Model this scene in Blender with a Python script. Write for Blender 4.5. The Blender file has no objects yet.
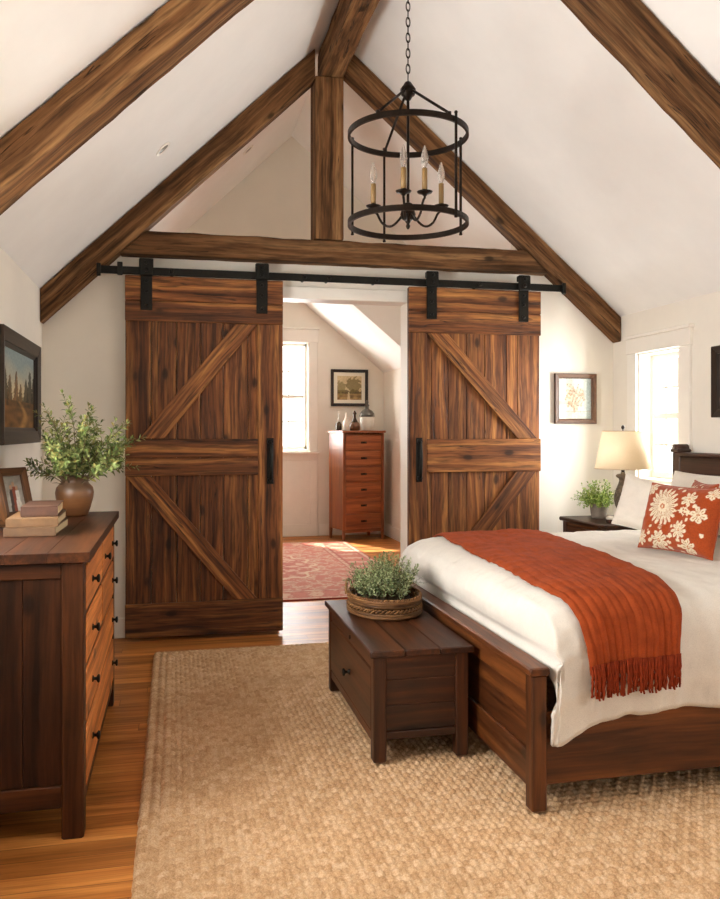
import bpy, bmesh, math, random
from mathutils import Vector, Matrix, noise
C = bpy.context.scene.collection
R = random.Random(7)
PI = math.pi

# ------------------------------------------------------------------ helpers
def lin(h):
    h = h.lstrip('#')
    out = []
    for i in (0, 2, 4):
        c = int(h[i:i+2], 16) / 255
        out.append(c / 12.92 if c <= .04045 else ((c + .055) / 1.055) ** 2.4)
    return tuple(out) + (1.0,)

ORIGIN = {}

def props(o, label=None, cat=None, group=None, kind=None):
    if label: o['label'] = label
    if cat: o['category'] = cat
    if group: o['group'] = group
    if kind: o['kind'] = kind
    return o

def thing(name, label, cat, loc=(0, 0, 0), rotz=0.0, group=None, kind=None):
    o = bpy.data.objects.new(name, None)
    o.empty_display_size = .1
    C.objects.link(o)
    o.location = loc
    o.rotation_euler = (0, 0, rotz)
    ORIGIN[o.name] = Vector(loc)
    return props(o, label, cat, group, kind)

class MB:
    """collects shapes, links them as ONE mesh object"""
    def __init__(self):
        self.v, self.f, self.g, self.b, self.s, self.col, self.m = [], [], [], [], [], [], []
        self.mi = 0
    def add(self, verts, faces, gc=None, br=None, smooth=False, col=None):
        n = len(self.v)
        off = Vector((R.uniform(-50, 50), R.uniform(-50, 50), R.uniform(-50, 50)))
        if br is None: br = R.random()
        for i, p in enumerate(verts):
            self.v.append(Vector(p))
            self.g.append((Vector(gc[i]) if gc else Vector(p)) + off)
            self.b.append(br[i] if isinstance(br, list) else br)
            self.col.append(col[i] if col else (1, 1, 1, 1))
        for f in faces:
            self.f.append([n + i for i in f])
            self.s.append(smooth)
            self.m.append(self.mi)
    def loft4(self, A, B, ch=.004, n=1, jit=0.0, br=None, ends=True):
        """a board from the four corners A to the four corners B, chamfered, grain along it"""
        A = [Vector(a) for a in A]; B = [Vector(b) for b in B]
        ca = sum(A, Vector()) / 4; cb = sum(B, Vector()) / 4
        L = max((cb - ca).length, 1e-4)
        st = [(0.0, ch * .7), (min(.3, ch / L), 0.0)]
        for i in range(1, n): st.append((i / n, 0.0))
        st += [(1 - min(.3, ch / L), 0.0), (1.0, ch * .7)]
        sd = [R.uniform(0, 100) for _ in range(8)]
        verts, gc = [], []
        ax = (cb - ca).normalized()
        e1 = A[1] - A[0]; e1 = (e1 - ax * e1.dot(ax)).normalized()
        e2 = ax.cross(e1)
        for (s, ins) in st:
            P = [A[i].lerp(B[i], s) for i in range(4)]
            for i in range(4):
                pv, nx = P[i - 1], P[(i + 1) % 4]
                d1 = (pv - P[i]); d2 = (nx - P[i])
                l1, l2 = d1.length, d2.length
                d1 = d1 / l1 if l1 else d1; d2 = d2 / l2 if l2 else d2
                c1 = min(ch, l1 * .45); c2 = min(ch, l2 * .45)
                for k, q in enumerate((P[i] + d1 * c1, P[i] + d2 * c2)):
                    q = q + (d1 + d2) * min(ins, l1 * .2, l2 * .2)
                    if jit:
                        j = noise.noise(Vector((s * L * 5, sd[i * 2 + k], 0))) + .5 * noise.noise(Vector((s * L * 14, sd[i * 2 + k], 5)))
                        q = q + (d1 + d2) * (jit * (j + .3))
                    verts.append(q)
                    r = q - ca
                    gc.append((r.dot(ax), r.dot(e1), r.dot(e2)))
        faces = []
        m = len(st)
        for j in range(m - 1):
            for i in range(8):
                faces.append([j * 8 + i, j * 8 + (i + 1) % 8, j * 8 + 8 + (i + 1) % 8, j * 8 + 8 + i])
        faces.append(list(range(7, -1, -1)))
        faces.append([(m - 1) * 8 + i for i in range(8)])
        self.add(verts, faces, gc, br)
        return self
    def box(self, x0, x1, y0, y1, z0, z1, ax='x', ch=.003, n=1, jit=0.0, br=None, M=None):
        if ax == 'x':
            A = [(x0, y0, z0), (x0, y1, z0), (x0, y1, z1), (x0, y0, z1)]; B = [(x1,) + a[1:] for a in A]
        elif ax == 'y':
            A = [(x0, y0, z0), (x0, y0, z1), (x1, y0, z1), (x1, y0, z0)]; B = [(a[0], y1, a[2]) for a in A]
        else:
            A = [(x0, y0, z0), (x1, y0, z0), (x1, y1, z0), (x0, y1, z0)]; B = [(a[0], a[1], z1) for a in A]
        if M is not None:
            A = [M @ Vector(a) for a in A]; B = [M @ Vector(b) for b in B]
        return self.loft4(A, B, ch, n, jit, br)
    def prism(self, poly, y0, y1, axis='y', br=None):
        """polygon in the plane across axis, run from y0 to y1"""
        def P(u, v, w):
            return {'y': (u, w, v), 'x': (w, u, v), 'z': (u, v, w)}[axis]
        n = len(poly)
        verts = [P(u, v, y0) for u, v in poly] + [P(u, v, y1) for u, v in poly]
        faces = [list(range(n)), list(range(2 * n - 1, n - 1, -1))]
        for i in range(n):
            faces.append([i, i + n, (i + 1) % n + n, (i + 1) % n])
        self.add(verts, faces, None, br)
        return self
    def tube(self, pts, r, n=8, closed=False, br=None, caps=True, flat=None):
        pts = [Vector(p) for p in pts]
        m = len(pts)
        rr = r if isinstance(r, (list, tuple)) else [r] * m
        verts, gc, faces = [], [], []
        up = None
        d = 0.0
        for i, p in enumerate(pts):
            if closed: t = pts[(i + 1) % m] - pts[i - 1]
            else: t = pts[min(i + 1, m - 1)] - pts[max(i - 1, 0)]
            t.normalize()
            if up is None:
                up = Vector((0, 0, 1)) if abs(t.z) < .9 else Vector((1, 0, 0))
            a = t.cross(up); 
            if a.length < 1e-5: a = t.cross(Vector((1, .3, 0)))
            a.normalize(); b = a.cross(t).normalized(); up = b
            if i: d += (p - pts[i - 1]).length
            for k in range(n):
                th = 2 * PI * k / n
                q = a * math.cos(th) * rr[i] + b * math.sin(th) * (rr[i] if flat is None else flat)
                verts.append(p + q); gc.append((d, q.x, q.y + q.z))
        for i in range(m if closed else m - 1):
            j = (i + 1) % m
            for k in range(n):
                faces.append([i * n + k, i * n + (k + 1) % n, j * n + (k + 1) % n, j * n + k])
        if not closed and caps:
            faces.append(list(range(n - 1, -1, -1))); faces.append([(m - 1) * n + k for k in range(n)])
        self.add(verts, faces, gc, br, smooth=True)
        return self
    def lathe(self, prof, c=(0, 0, 0), n=32, br=None, cap=True, sx=1.0, sy=1.0, smooth=True):
        """profile [(radius, z)] turned about the vertical through c"""
        verts, faces = [], []
        for (r, z) in prof:
            for k in range(n):
                th = 2 * PI * k / n
                verts.append((c[0] + r * sx * math.cos(th), c[1] + r * sy * math.sin(th), c[2] + z))
        m = len(prof)
        for i in range(m - 1):
            for k in range(n):
                faces.append([i * n + k, i * n + (k + 1) % n, (i + 1) * n + (k + 1) % n, (i + 1) * n + k])
        if cap:
            faces.append(list(range(n - 1, -1, -1))); faces.append([(m - 1) * n + k for k in range(n)])
        self.add(verts, faces, None, br, smooth=smooth)
        return self
    def xform(self, M, start=0):
        for i in range(start, len(self.v)): self.v[i] = M @ self.v[i]
        return self
    def build(self, name, mats, parent=None, local=False, label=None, cat=None, group=None, kind=None, recalc=True, colors=False):
        o_ = Vector((0, 0, 0))
        if parent is not None and not local: o_ = ORIGIN[parent.name]
        me = bpy.data.meshes.new(name)
        me.from_pydata([tuple(p - o_) for p in self.v], [], self.f)
        a = me.attributes.new('gc', 'FLOAT_VECTOR', 'POINT')
        a.data.foreach_set('vector', [c for g in self.g for c in g])
        a = me.attributes.new('br', 'FLOAT', 'POINT')
        a.data.foreach_set('value', self.b)
        if colors:
            a = me.attributes.new('Col', 'FLOAT_COLOR', 'POINT')
            a.data.foreach_set('color', [c for q in self.col for c in q])
        if not isinstance(mats, (list, tuple)): mats = [mats]
        for m in mats: me.materials.append(m)
        me.polygons.foreach_set('use_smooth', self.s)
        me.polygons.foreach_set('material_index', self.m)
        if recalc:
            bm = bmesh.new(); bm.from_mesh(me)
            bmesh.ops.recalc_face_normals(bm, faces=bm.faces)
            bm.to_mesh(me); bm.free()
        me.update()
        o = bpy.data.objects.new(name, me)
        C.objects.link(o)
        ORIGIN[o.name] = o_.copy()
        if parent is not None: o.parent = parent
        return props(o, label, cat, group, kind)

def copy_tree(o, parent=None):
    c = o.copy(); C.objects.link(c)
    ORIGIN[c.name] = ORIGIN[o.name]
    if parent is not None: c.parent = parent
    for ch in list(o.children): copy_tree(ch, c)
    return c

# ------------------------------------------------------------------ materials
def newmat(name):
    m = bpy.data.materials.new(name); m.use_nodes = True
    nt = m.node_tree
    return m, nt, nt.nodes['Principled BSDF']

def nd(nt, t, **kw):
    n = nt.nodes.new(t)
    for k, v in kw.items():
        if k.startswith('i_'):
            key = k[2:]
            key = int(key) if key.isdigit() else key.replace('_', ' ')
            if isinstance(v, bpy.types.NodeSocket): nt.links.new(v, n.inputs[key])
            else: n.inputs[key].default_value = v
        else: setattr(n, k, v)
    return n

def ramp(nt, fac, stops, interp='LINEAR'):
    n = nt.nodes.new('ShaderNodeValToRGB')
    n.color_ramp.interpolation = interp
    el = n.color_ramp.elements
    while len(el) < len(stops): el.new(.5)
    for e, (p, c) in zip(el, stops):
        e.position = p
        e.color = c if len(c) == 4 else tuple(c) + (1,)
    nt.links.new(fac, n.inputs[0])
    return n.outputs[0]

def mathn(nt, op, a, b=None, c=None, clamp=False):
    n = nt.nodes.new('ShaderNodeMath'); n.operation = op; n.use_clamp = clamp
    for i, v in enumerate((a, b, c)):
        if v is None: continue
        if isinstance(v, bpy.types.NodeSocket): nt.links.new(v, n.inputs[i])
        else: n.inputs[i].default_value = v
    return n.outputs[0]

def mix(nt, mode, fac, a, b):
    n = nt.nodes.new('ShaderNodeMix'); n.data_type = 'RGBA'; n.blend_type = mode
    for k, v in ((0, fac), (6, a), (7, b)):
        if isinstance(v, bpy.types.NodeSocket): nt.links.new(v, n.inputs[k])
        else: n.inputs[k].default_value = v
    return n.outputs[2]

def mapping(nt, vec, scale, loc=(0, 0, 0)):
    n = nd(nt, 'ShaderNodeMapping', i_Scale=scale, i_Location=loc)
    nt.links.new(vec, n.inputs[0])
    return n.outputs[0]

def noise_t(nt, vec, scale=1, detail=4, rough=.55, dist=0.0):
    n = nd(nt, 'ShaderNodeTexNoise', i_Scale=scale, i_Detail=detail, i_Roughness=rough, i_Distortion=dist)
    nt.links.new(vec, n.inputs['Vector'])
    return n.outputs['Fac']

def bump(nt, bsdf, h, strength=.3, dist=.01):
    n = nd(nt, 'ShaderNodeBump', i_Strength=strength, i_Distance=dist)
    nt.links.new(h, n.inputs['Height'])
    nt.links.new(n.outputs[0], bsdf.inputs['Normal'])

def wood(name, dark, mid, light, sx=1.3, sy=13, fine=110, knots=.0, rough=.55, bstr=.35, vary=.45, crack=.0, fmul=.55, spec=.35):
    m, nt, b = newmat(name)
    at = nd(nt, 'ShaderNodeAttribute', attribute_name='gc').outputs['Vector']
    br = nd(nt, 'ShaderNodeAttribute', attribute_name='br').outputs['Fac']
    w = nd(nt, 'ShaderNodeTexNoise', i_Scale=1.6, i_Detail=2.0)
    nt.links.new(at, w.inputs['Vector'])
    wv = nd(nt, 'ShaderNodeVectorMath', operation='MULTIPLY_ADD')
    nt.links.new(w.outputs['Color'], wv.inputs[0]); wv.inputs[1].default_value = (.0, .045, .045)
    nt.links.new(at, wv.inputs[2])
    v = wv.outputs[0]
    g1 = noise_t(nt, mapping(nt, v, (sx * .6, sy * 1.5, sy * 1.5)), 1, 5, .62, .25)
    col = ramp(nt, g1, [(.30, lin(dark)), (.50, lin(mid)), (.72, lin(light))])
    fn = noise_t(nt, mapping(nt, v, (4.5, fine, fine)), 1, 3, .6)
    fr = ramp(nt, fn, [(.36, (fmul, fmul, fmul)), (.56, (1, 1, 1))])
    col = mix(nt, 'MULTIPLY', .9, col, fr)
    bl = noise_t(nt, mapping(nt, at, (1.1, 3, 3)), 1, 3, .5)
    col = mix(nt, 'MULTIPLY', .8, col, ramp(nt, bl, [(.3, (.6, .57, .55)), (.62, (1.08, 1.06, 1.04))]))
    h = mathn(nt, 'ADD', fn, mathn(nt, 'MULTIPLY', g1, .7))
    if knots:
        kv = nd(nt, 'ShaderNodeTexVoronoi', i_Scale=1.0)
        nt.links.new(mapping(nt, v, (4.6, 9, 9)), kv.inputs['Vector'])
        sel = mathn(nt, 'GREATER_THAN', nd(nt, 'ShaderNodeSeparateColor', i_Color=kv.outputs['Color']).outputs[0], 1 - knots)
        kd = ramp(nt, kv.outputs['Distance'], [(.09, (1, 1, 1)), (.14, (.8, .8, .8)), (.19, (.3, .3, .3)), (.36, (0, 0, 0))])
        kf = mathn(nt, 'MULTIPLY', kd, sel)
        col = mix(nt, 'MIX', mathn(nt, 'MULTIPLY', kf, .82), col, tuple(c * .22 for c in lin(dark)[:3]) + (1,))
    if crack:
        cn = noise_t(nt, mapping(nt, v, (.8, 30, 30), (3, 1, 7)), 1, 2, .5, .3)
        cf = ramp(nt, cn, [(.0, (0, 0, 0)), (.485, (0, 0, 0)), (.5, (1, 1, 1)), (.515, (0, 0, 0))])
        cm = mathn(nt, 'MULTIPLY', cf, mathn(nt, 'GREATER_THAN', noise_t(nt, mapping(nt, at, (1.2, 5, 5), (9, 2, 1)), 1, 2), .55))
        cm = mathn(nt, 'MULTIPLY', cm, crack)
        col = mix(nt, 'MIX', cm, col, (.012, .007, .004, 1))
        h = mathn(nt, 'SUBTRACT', h, mathn(nt, 'MULTIPLY', cm, 1.2))
    hs = nd(nt, 'ShaderNodeHueSaturation', i_Color=col)
    nt.links.new(mathn(nt, 'MULTIPLY_ADD', br, vary, 1 - vary * .5), hs.inputs['Value'])
    nt.links.new(hs.outputs[0], b.inputs['Base Color'])
    b.inputs['Roughness'].default_value = rough
    b.inputs['Specular IOR Level'].default_value = spec
    bump(nt, b, h, bstr, .004)
    return m

def plain(name, col, rough=.5, metal=0.0, nz=.0, nscale=30, bstr=0.0, spec=.5, **kw):
    m, nt, b = newmat(name)
    b.inputs['Roughness'].default_value = rough
    b.inputs['Metallic'].default_value = metal
    b.inputs['Specular IOR Level'].default_value = spec
    tc = nd(nt, 'ShaderNodeTexCoord').outputs['Object']
    n = noise_t(nt, tc, nscale, 4, .6)
    lo = tuple(c * (1 - nz) for c in lin(col)[:3]); hi = tuple(min(1, c * (1 + nz)) for c in lin(col)[:3])
    nt.links.new(ramp(nt, n, [(.3, lo), (.7, hi)]), b.inputs['Base Color'])
    if bstr: bump(nt, b, n, bstr, .004)
    for k, v in kw.items(): b.inputs[k.replace('_', ' ')].default_value = v
    return m

def colattr(name, rough=.8, weave=0, bstr=.2, sheen=0.0, spec=.2):
    m, nt, b = newmat(name)
    col = nd(nt, 'ShaderNodeAttribute', attribute_name='Col').outputs['Color']
    b.inputs['Roughness'].default_value = rough
    b.inputs['Specular IOR Level'].default_value = spec
    b.inputs['Sheen Weight'].default_value = sheen
    tc = nd(nt, 'ShaderNodeTexCoord').outputs['Object']
    n = noise_t(nt, tc, weave or 60, 3, .6)
    nt.links.new(mix(nt, 'MULTIPLY', .5, col, ramp(nt, n, [(.35, (.7, .7, .7)), (.6, (1.1, 1.1, 1.1))])), b.inputs['Base Color'])
    if weave: bump(nt, b, n, bstr, .003)
    return m

def cloth(name, col, weave=500, bstr=.25, rough=.85, nz=.08, sheen=.2, big=6):
    m, nt, b = newmat(name)
    tc = nd(nt, 'ShaderNodeTexCoord').outputs['Object']
    n = noise_t(nt, tc, big, 4, .6)
    lo = tuple(c * (1 - nz) for c in lin(col)[:3]); hi = tuple(min(1, c * (1 + nz)) for c in lin(col)[:3])
    n2 = noise_t(nt, tc, weave, 2, .5)
    c = mix(nt, 'MULTIPLY', .5, ramp(nt, n, [(.3, lo), (.7, hi)]), ramp(nt, n2, [(.3, (.75, .75, .75)), (.6, (1.05, 1.05, 1.05))]))
    nt.links.new(c, b.inputs['Base Color'])
    b.inputs['Roughness'].default_value = rough
    b.inputs['Specular IOR Level'].default_value = .15
    b.inputs['Sheen Weight'].default_value = sheen
    n3 = noise_t(nt, tc, 45, 3, .6)
    bump(nt, b, mathn(nt, 'ADD', n2, mathn(nt, 'MULTIPLY', n3, .8)), bstr, .003)
    return m

M = {}
M['beam'] = wood('aged_beam', '#3b2613', '#745030', '#aa8358', sx=.9, sy=13, fine=55, knots=.5, rough=.8, bstr=.9, vary=.25, crack=.95, fmul=.42, spec=.2)
M['barn'] = wood('barn_board', '#341a0a', '#7e4b26', '#be8447', sx=1.1, sy=17, fine=60, knots=.5, rough=.6, bstr=.7, vary=.5, crack=.9, fmul=.38, spec=.3)
M['walnut'] = wood('stained_pine', '#1f0e05', '#3c1f0d', '#573015', sx=1.1, sy=15, fine=60, knots=.95, rough=.42, bstr=.25, vary=.35, fmul=.6, spec=.22)
M['drawer'] = wood('honey_pine', '#884a1e', '#c77736', '#f4a157', sx=1.0, sy=14, fine=100, knots=.35, rough=.45, bstr=.25, vary=.3, fmul=.7, spec=.35)
M['chest'] = wood('chest_wood', '#210f05', '#43220e', '#663818', sx=1.0, sy=15, fine=60, knots=.35, rough=.4, bstr=.25, vary=.35, fmul=.65, spec=.45)
M['bed'] = wood('bed_wood', '#281306', '#562d11', '#7f491e', sx=.9, sy=12, fine=60, knots=.5, rough=.42, bstr=.25, vary=.25, fmul=.65, spec=.4)
M['head'] = wood('headboard_wood', '#2a1912', '#452b21', '#5e3e31', sx=1.0, sy=12, fine=90, rough=.4, bstr=.2, vary=.2, fmul=.75, spec=.4)
M['tall'] = wood('cherry_wood', '#64341c', '#8d4e28', '#ae6939', sx=1.0, sy=10, fine=80, rough=.4, bstr=.15, vary=.25, fmul=.75, spec=.4)
M['frame_dark'] = wood('dark_frame', '#17100c', '#2a1d15', '#40301f', sx=1, sy=14, fine=90, rough=.4, bstr=.2, vary=.15, spec=.4)
M['frame_brown'] = wood('brown_frame', '#3e2716', '#6b4629', '#8c6440', sx=1, sy=14, fine=90, rough=.45, bstr=.25, vary=.2, spec=.4)
M['iron'] = plain('black_iron', '#17150f', .5, .6, .3, 60, .1)
M['bronze'] = plain('bronze_iron', '#231a13', .42, .8, .35, 40, .15)
M['white'] = plain('white_trim', '#f3eee4', .45, 0, .02, 8, 0)
M['wall'] = plain('plaster_wall', '#efe9dd', .9, 0, .025, 3, .05, spec=.1)
M['ceil'] = plain('plaster_ceiling', '#f6f5f2', .92, 0, .03, 2.5, .05, spec=.1)
M['glass_s'] = None

def glass_pane(name):
    m, nt, b = newmat(name)
    nt.nodes.remove(b)
    out = nt.nodes['Material Output']
    t = nd(nt, 'ShaderNodeBsdfTransparent'); g = nd(nt, 'ShaderNodeBsdfGlossy', i_Roughness=.02)
    f = nd(nt, 'ShaderNodeLayerWeight', i_Blend=.5)
    mx = nd(nt, 'ShaderNodeMixShader')
    nt.links.new(mathn(nt, 'MULTIPLY_ADD', mathn(nt, 'POWER', f.outputs['Facing'], 5), .6, .03), mx.inputs[0])
    nt.links.new(t.outputs[0], mx.inputs[1]); nt.links.new(g.outputs[0], mx.inputs[2])
    nt.links.new(mx.outputs[0], out.inputs[0])
    return m
M['glass'] = glass_pane('window_glass')

def floor_mat():
    m, nt, b = newmat('oak_floor')
    tc = nd(nt, 'ShaderNodeTexCoord').outputs['Object']
    sp = nd(nt, 'ShaderNodeSeparateXYZ', i_0=tc)
    x, y = sp.outputs[0], sp.outputs[1]
    W, L = .088, 1.35
    ry = mathn(nt, 'DIVIDE', y, W); row = mathn(nt, 'FLOOR', ry); fy = mathn(nt, 'FRACT', ry)
    rn = nd(nt, 'ShaderNodeTexWhiteNoise', noise_dimensions='1D', i_W=row).outputs['Value']
    rx = mathn(nt, 'ADD', mathn(nt, 'DIVIDE', x, L), mathn(nt, 'MULTIPLY', rn, 7.3))
    cl = mathn(nt, 'FLOOR', rx); fx = mathn(nt, 'FRACT', rx)
    idv = nd(nt, 'ShaderNodeCombineXYZ', i_0=row, i_1=cl).outputs[0]
    pr = nd(nt, 'ShaderNodeTexWhiteNoise', noise_dimensions='2D', i_Vector=idv)
    off = nd(nt, 'ShaderNodeVectorMath', operation='MULTIPLY_ADD', i_0=pr.outputs['Color'], i_1=(30, 30, 30), i_2=tc).outputs[0]
    g = noise_t(nt, mapping(nt, off, (1.2, 15, 1)), 1, 5, .6, .6)
    col = ramp(nt, g, [(.28, lin('#824a1b')), (.5, lin('#b57133')), (.75, lin('#d59551'))])
    f = noise_t(nt, mapping(nt, off, (4, 110, 1)), 1, 3, .6)
    col = mix(nt, 'MULTIPLY', .7, col, ramp(nt, f, [(.35, (.68, .66, .63)), (.58, (1, 1, 1))]))
    hs = nd(nt, 'ShaderNodeHueSaturation', i_Color=col)
    nt.links.new(mathn(nt, 'MULTIPLY_ADD', pr.outputs['Value'], .5, .72), hs.inputs['Value'])
    ed = mathn(nt, 'MINIMUM', mathn(nt, 'MULTIPLY', mathn(nt, 'MINIMUM', fy, mathn(nt, 'SUBTRACT', 1, fy)), W),
               mathn(nt, 'MULTIPLY', mathn(nt, 'MINIMUM', fx, mathn(nt, 'SUBTRACT', 1, fx)), L))
    gap = ramp(nt, mathn(nt, 'DIVIDE', ed, .0022, clamp=True), [(.2, (.3, .25, .2)), (.9, (1, 1, 1))])
    nt.links.new(mix(nt, 'MULTIPLY', 1, hs.outputs[0], gap), b.inputs['Base Color'])
    b.inputs['Roughness'].default_value = .3
    nt.links.new(ramp(nt, f, [(.3, (.5, .5, .5)), (.7, (.4, .4, .4))]), b.inputs['Roughness'])
    b.inputs['Specular IOR Level'].default_value = .4
    bump(nt, b, mathn(nt, 'ADD', mathn(nt, 'MULTIPLY', f, .15), gap), .25, .0015)
    return m
M['floor'] = floor_mat()

# ------------------------------------------------------------------ room numbers (metres)
XL, XR, YB = -.80, 3.09, 5.38           # side walls, back wall face
YF = -2.6                               # wall behind
RX, RZ, ZL, ZR = 1.005, 3.914, 2.17, 2.12
SL = (RZ - ZL) / (RX - XL); SR = (RZ - ZR) / (XR - RX)
roof = lambda x: ZL + SL * (x - XL) if x < RX else ZR + SR * (XR - x)
YFAR, YG, XFR, ZC = 10.15, 7.2, 2.6, 3.06

def S(name, mb, mat, label, cat, parent=None):
    return mb.build(name, mat, parent, label=label, cat=cat, kind='structure')

def wall_holes(mb, axis, w0, w1, us, vs, holes):
    """wall slab between w0 and w1 across axis, cut into cells with holes left out"""
    ub = sorted(set(us + [h[0] for h in holes] + [h[1] for h in holes]))
    vb = sorted(set(vs + [h[2] for h in holes] + [h[3] for h in holes]))
    for i in range(len(ub) - 1):
        for j in range(len(vb) - 1):
            uc, vc = (ub[i] + ub[i+1]) / 2, (vb[j] + vb[j+1]) / 2
            if any(h[0] < uc < h[1] and h[2] < vc < h[3] for h in holes): continue
            mb.prism([(ub[i], vb[j]), (ub[i+1], vb[j]), (ub[i+1], vb[j+1]), (ub[i], vb[j+1])], w0, w1, axis)

S('floor', MB().prism([(XL - .2, YF - .2), (XR + .2, YF - .2), (XR + .2, YFAR + .2), (XL - .2, YFAR + .2)], -.12, 0, 'z'), M['floor'],
  'warm brown oak plank floor running under the furniture', 'floor')
WIN1 = (4.56, 5.05, .985, 1.835)        # right wall, beyond the headboard
ADDED_WIN3 = (.30, 1.50, .985, 1.835)        # right wall, near side of the bed; unseen, added to let light in
WIN2 = (.93, 1.631, 1.074, 2.419)       # far room
ADDED_WIN4 = (.1, 2.3, .80, 2.0)              # wall behind; unseen window added for fill light
mb = MB(); wall_holes(mb, 'x', XR, XR + .2, [YF, YB], [0, ZR], [WIN1, ADDED_WIN3])
S('wall_right', mb, M['wall'], 'cream plaster wall with the window behind the headboard', 'wall')
ADDED_WIN5 = (1.95, 3.45, 1.02, 1.94)           # left wall, out of view; added to brighten the right slope and bed
mb = MB(); wall_holes(mb, 'x', XL - .2, XL, [YF, YG], [0, ZL], [ADDED_WIN5])
S('wall_left', mb.prism([(YG, 0), (YFAR, 0), (YFAR, ZC + .1), (YG, ZC + .1)], XL - .2, XL, 'x'),
  M['wall'], 'cream plaster wall beside the dresser', 'wall')
mb = MB(); wall_holes(mb, 'y', YF - .2, YF, [XL - .2, XR + .2], [0, 4.2], [ADDED_WIN4])
S('wall_front', mb, M['wall'], 'plaster wall opposite the barn doors', 'wall')
mb = MB()
YB2 = YB + .14
mb.prism([(XL, 0), (.655, 0), (.655, 2.552), (-.19, 2.552), (-.19, roof(-.19)), (XL, ZL)], YB, YB2)
mb.prism([(.655, 2.195), (1.555, 2.195), (1.555, 2.552), (.655, 2.552)], YB, YB2)
mb.prism([(1.555, 0), (XR, 0), (XR, ZR), (2.36, roof(2.36)), (2.36, 2.552), (1.555, 2.552)], YB, YB2)
S('wall_back', mb, M['wall'], 'cream wall behind the barn doors with a wide doorway', 'wall')
mb = MB().prism([(XL, ZL), (RX, RZ), (XR, ZR), (XR + .25, ZR), (XR + .25, ZR + .15), (RX, RZ + .3), (XL - .25, ZL + .15), (XL - .25, ZL)], YF - .2, YG + .1)
S('ceiling', mb, M['ceil'], 'white vaulted plaster ceiling between the beams', 'ceiling')
# the room beyond the doorway
mb = MB(); wall_holes(mb, 'y', YFAR, YFAR + .18, [XL - .2, XFR + .15], [0, ZC + .1], [WIN2])
S('wall_far', mb, M['wall'], 'cream wall of the far room behind the tall chest of drawers', 'wall')
S('wall_far_right', MB().prism([(YB2, 0), (YG, 0), (YG, 2.6), (YB2, 2.6)], XFR, XFR + .15, 'x').prism([(YG, 0), (YFAR, 0), (YFAR, ZC + .1), (YG, ZC + .1)], XFR, XFR + .15, 'x'),
  M['wall'], 'cream side wall of the far room', 'wall')
S('ceiling_far', MB().prism([(XL - .2, YG + .02), (XFR + .15, YG + .02), (XFR + .15, YFAR + .18), (XL - .2, YFAR + .18)], ZC, ZC + .12, 'z'), M['ceil'],
  'flat white ceiling of the far room', 'ceiling')
S('wall_gable', MB().prism([(-.42, 2.66), (2.6, 2.66), (2.6, 2.6), (RX, RZ + .08)], YG, YG + .1), M['wall'], 'cream gable wall seen above the tie beam', 'wall')
S('ceiling_slope', MB().prism([(1.39, ZC), (XFR, ZC), (XFR, 2.057)], 8.6, YFAR), M['ceil'], 'sloped white ceiling over the tall chest of drawers', 'ceiling')

# trim
def trim(name, x0, x1, y0, y1, z0, z1, label, ax='x'):
    mb = MB().box(x0, x1, y0, y1, z0, z1, ax, .006)
    return S(name, mb, M['white'], label, 'baseboard' if 'base' in name else 'trim')
trim('baseboard_left', XL, XL + .015, YF, YB - .016, 0, .13, 'white baseboard along the wall behind the dresser', 'y')
trim('baseboard_right', XR - .015, XR, YF, YB - .016, 0, .13, 'white baseboard along the window wall', 'y')
trim('baseboard_back', XL, .56, YB - .015, YB, 0, .13, 'white baseboard behind the hanging barn door nearest the dresser')
trim('baseboard_back', 1.66, XR, YB - .015, YB, 0, .13, 'white baseboard behind the barn door beside the nightstand')
trim('baseboard_far', 1.76, XFR, YFAR - .018, YFAR, 0, .15, 'white baseboard behind the tall chest of drawers')
trim('baseboard_far_right', XFR - .018, XFR, YB2, YFAR - .02, 0, .15, 'white baseboard on the side wall of the far room', 'y')
mb = MB().box(.565, .669, YB - .02, YB2 + .02, 0, 2.18, 'z', .004).box(1.54, 1.645, YB - .02, YB2 + .02, 0, 2.18, 'z', .004).box(.565, 1.645, YB - .02, YB2 + .02, 2.18, 2.26, 'x', .004)
S('trim_1', mb, M['white'], 'white painted casing around the doorway between the barn doors', 'trim')

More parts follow.
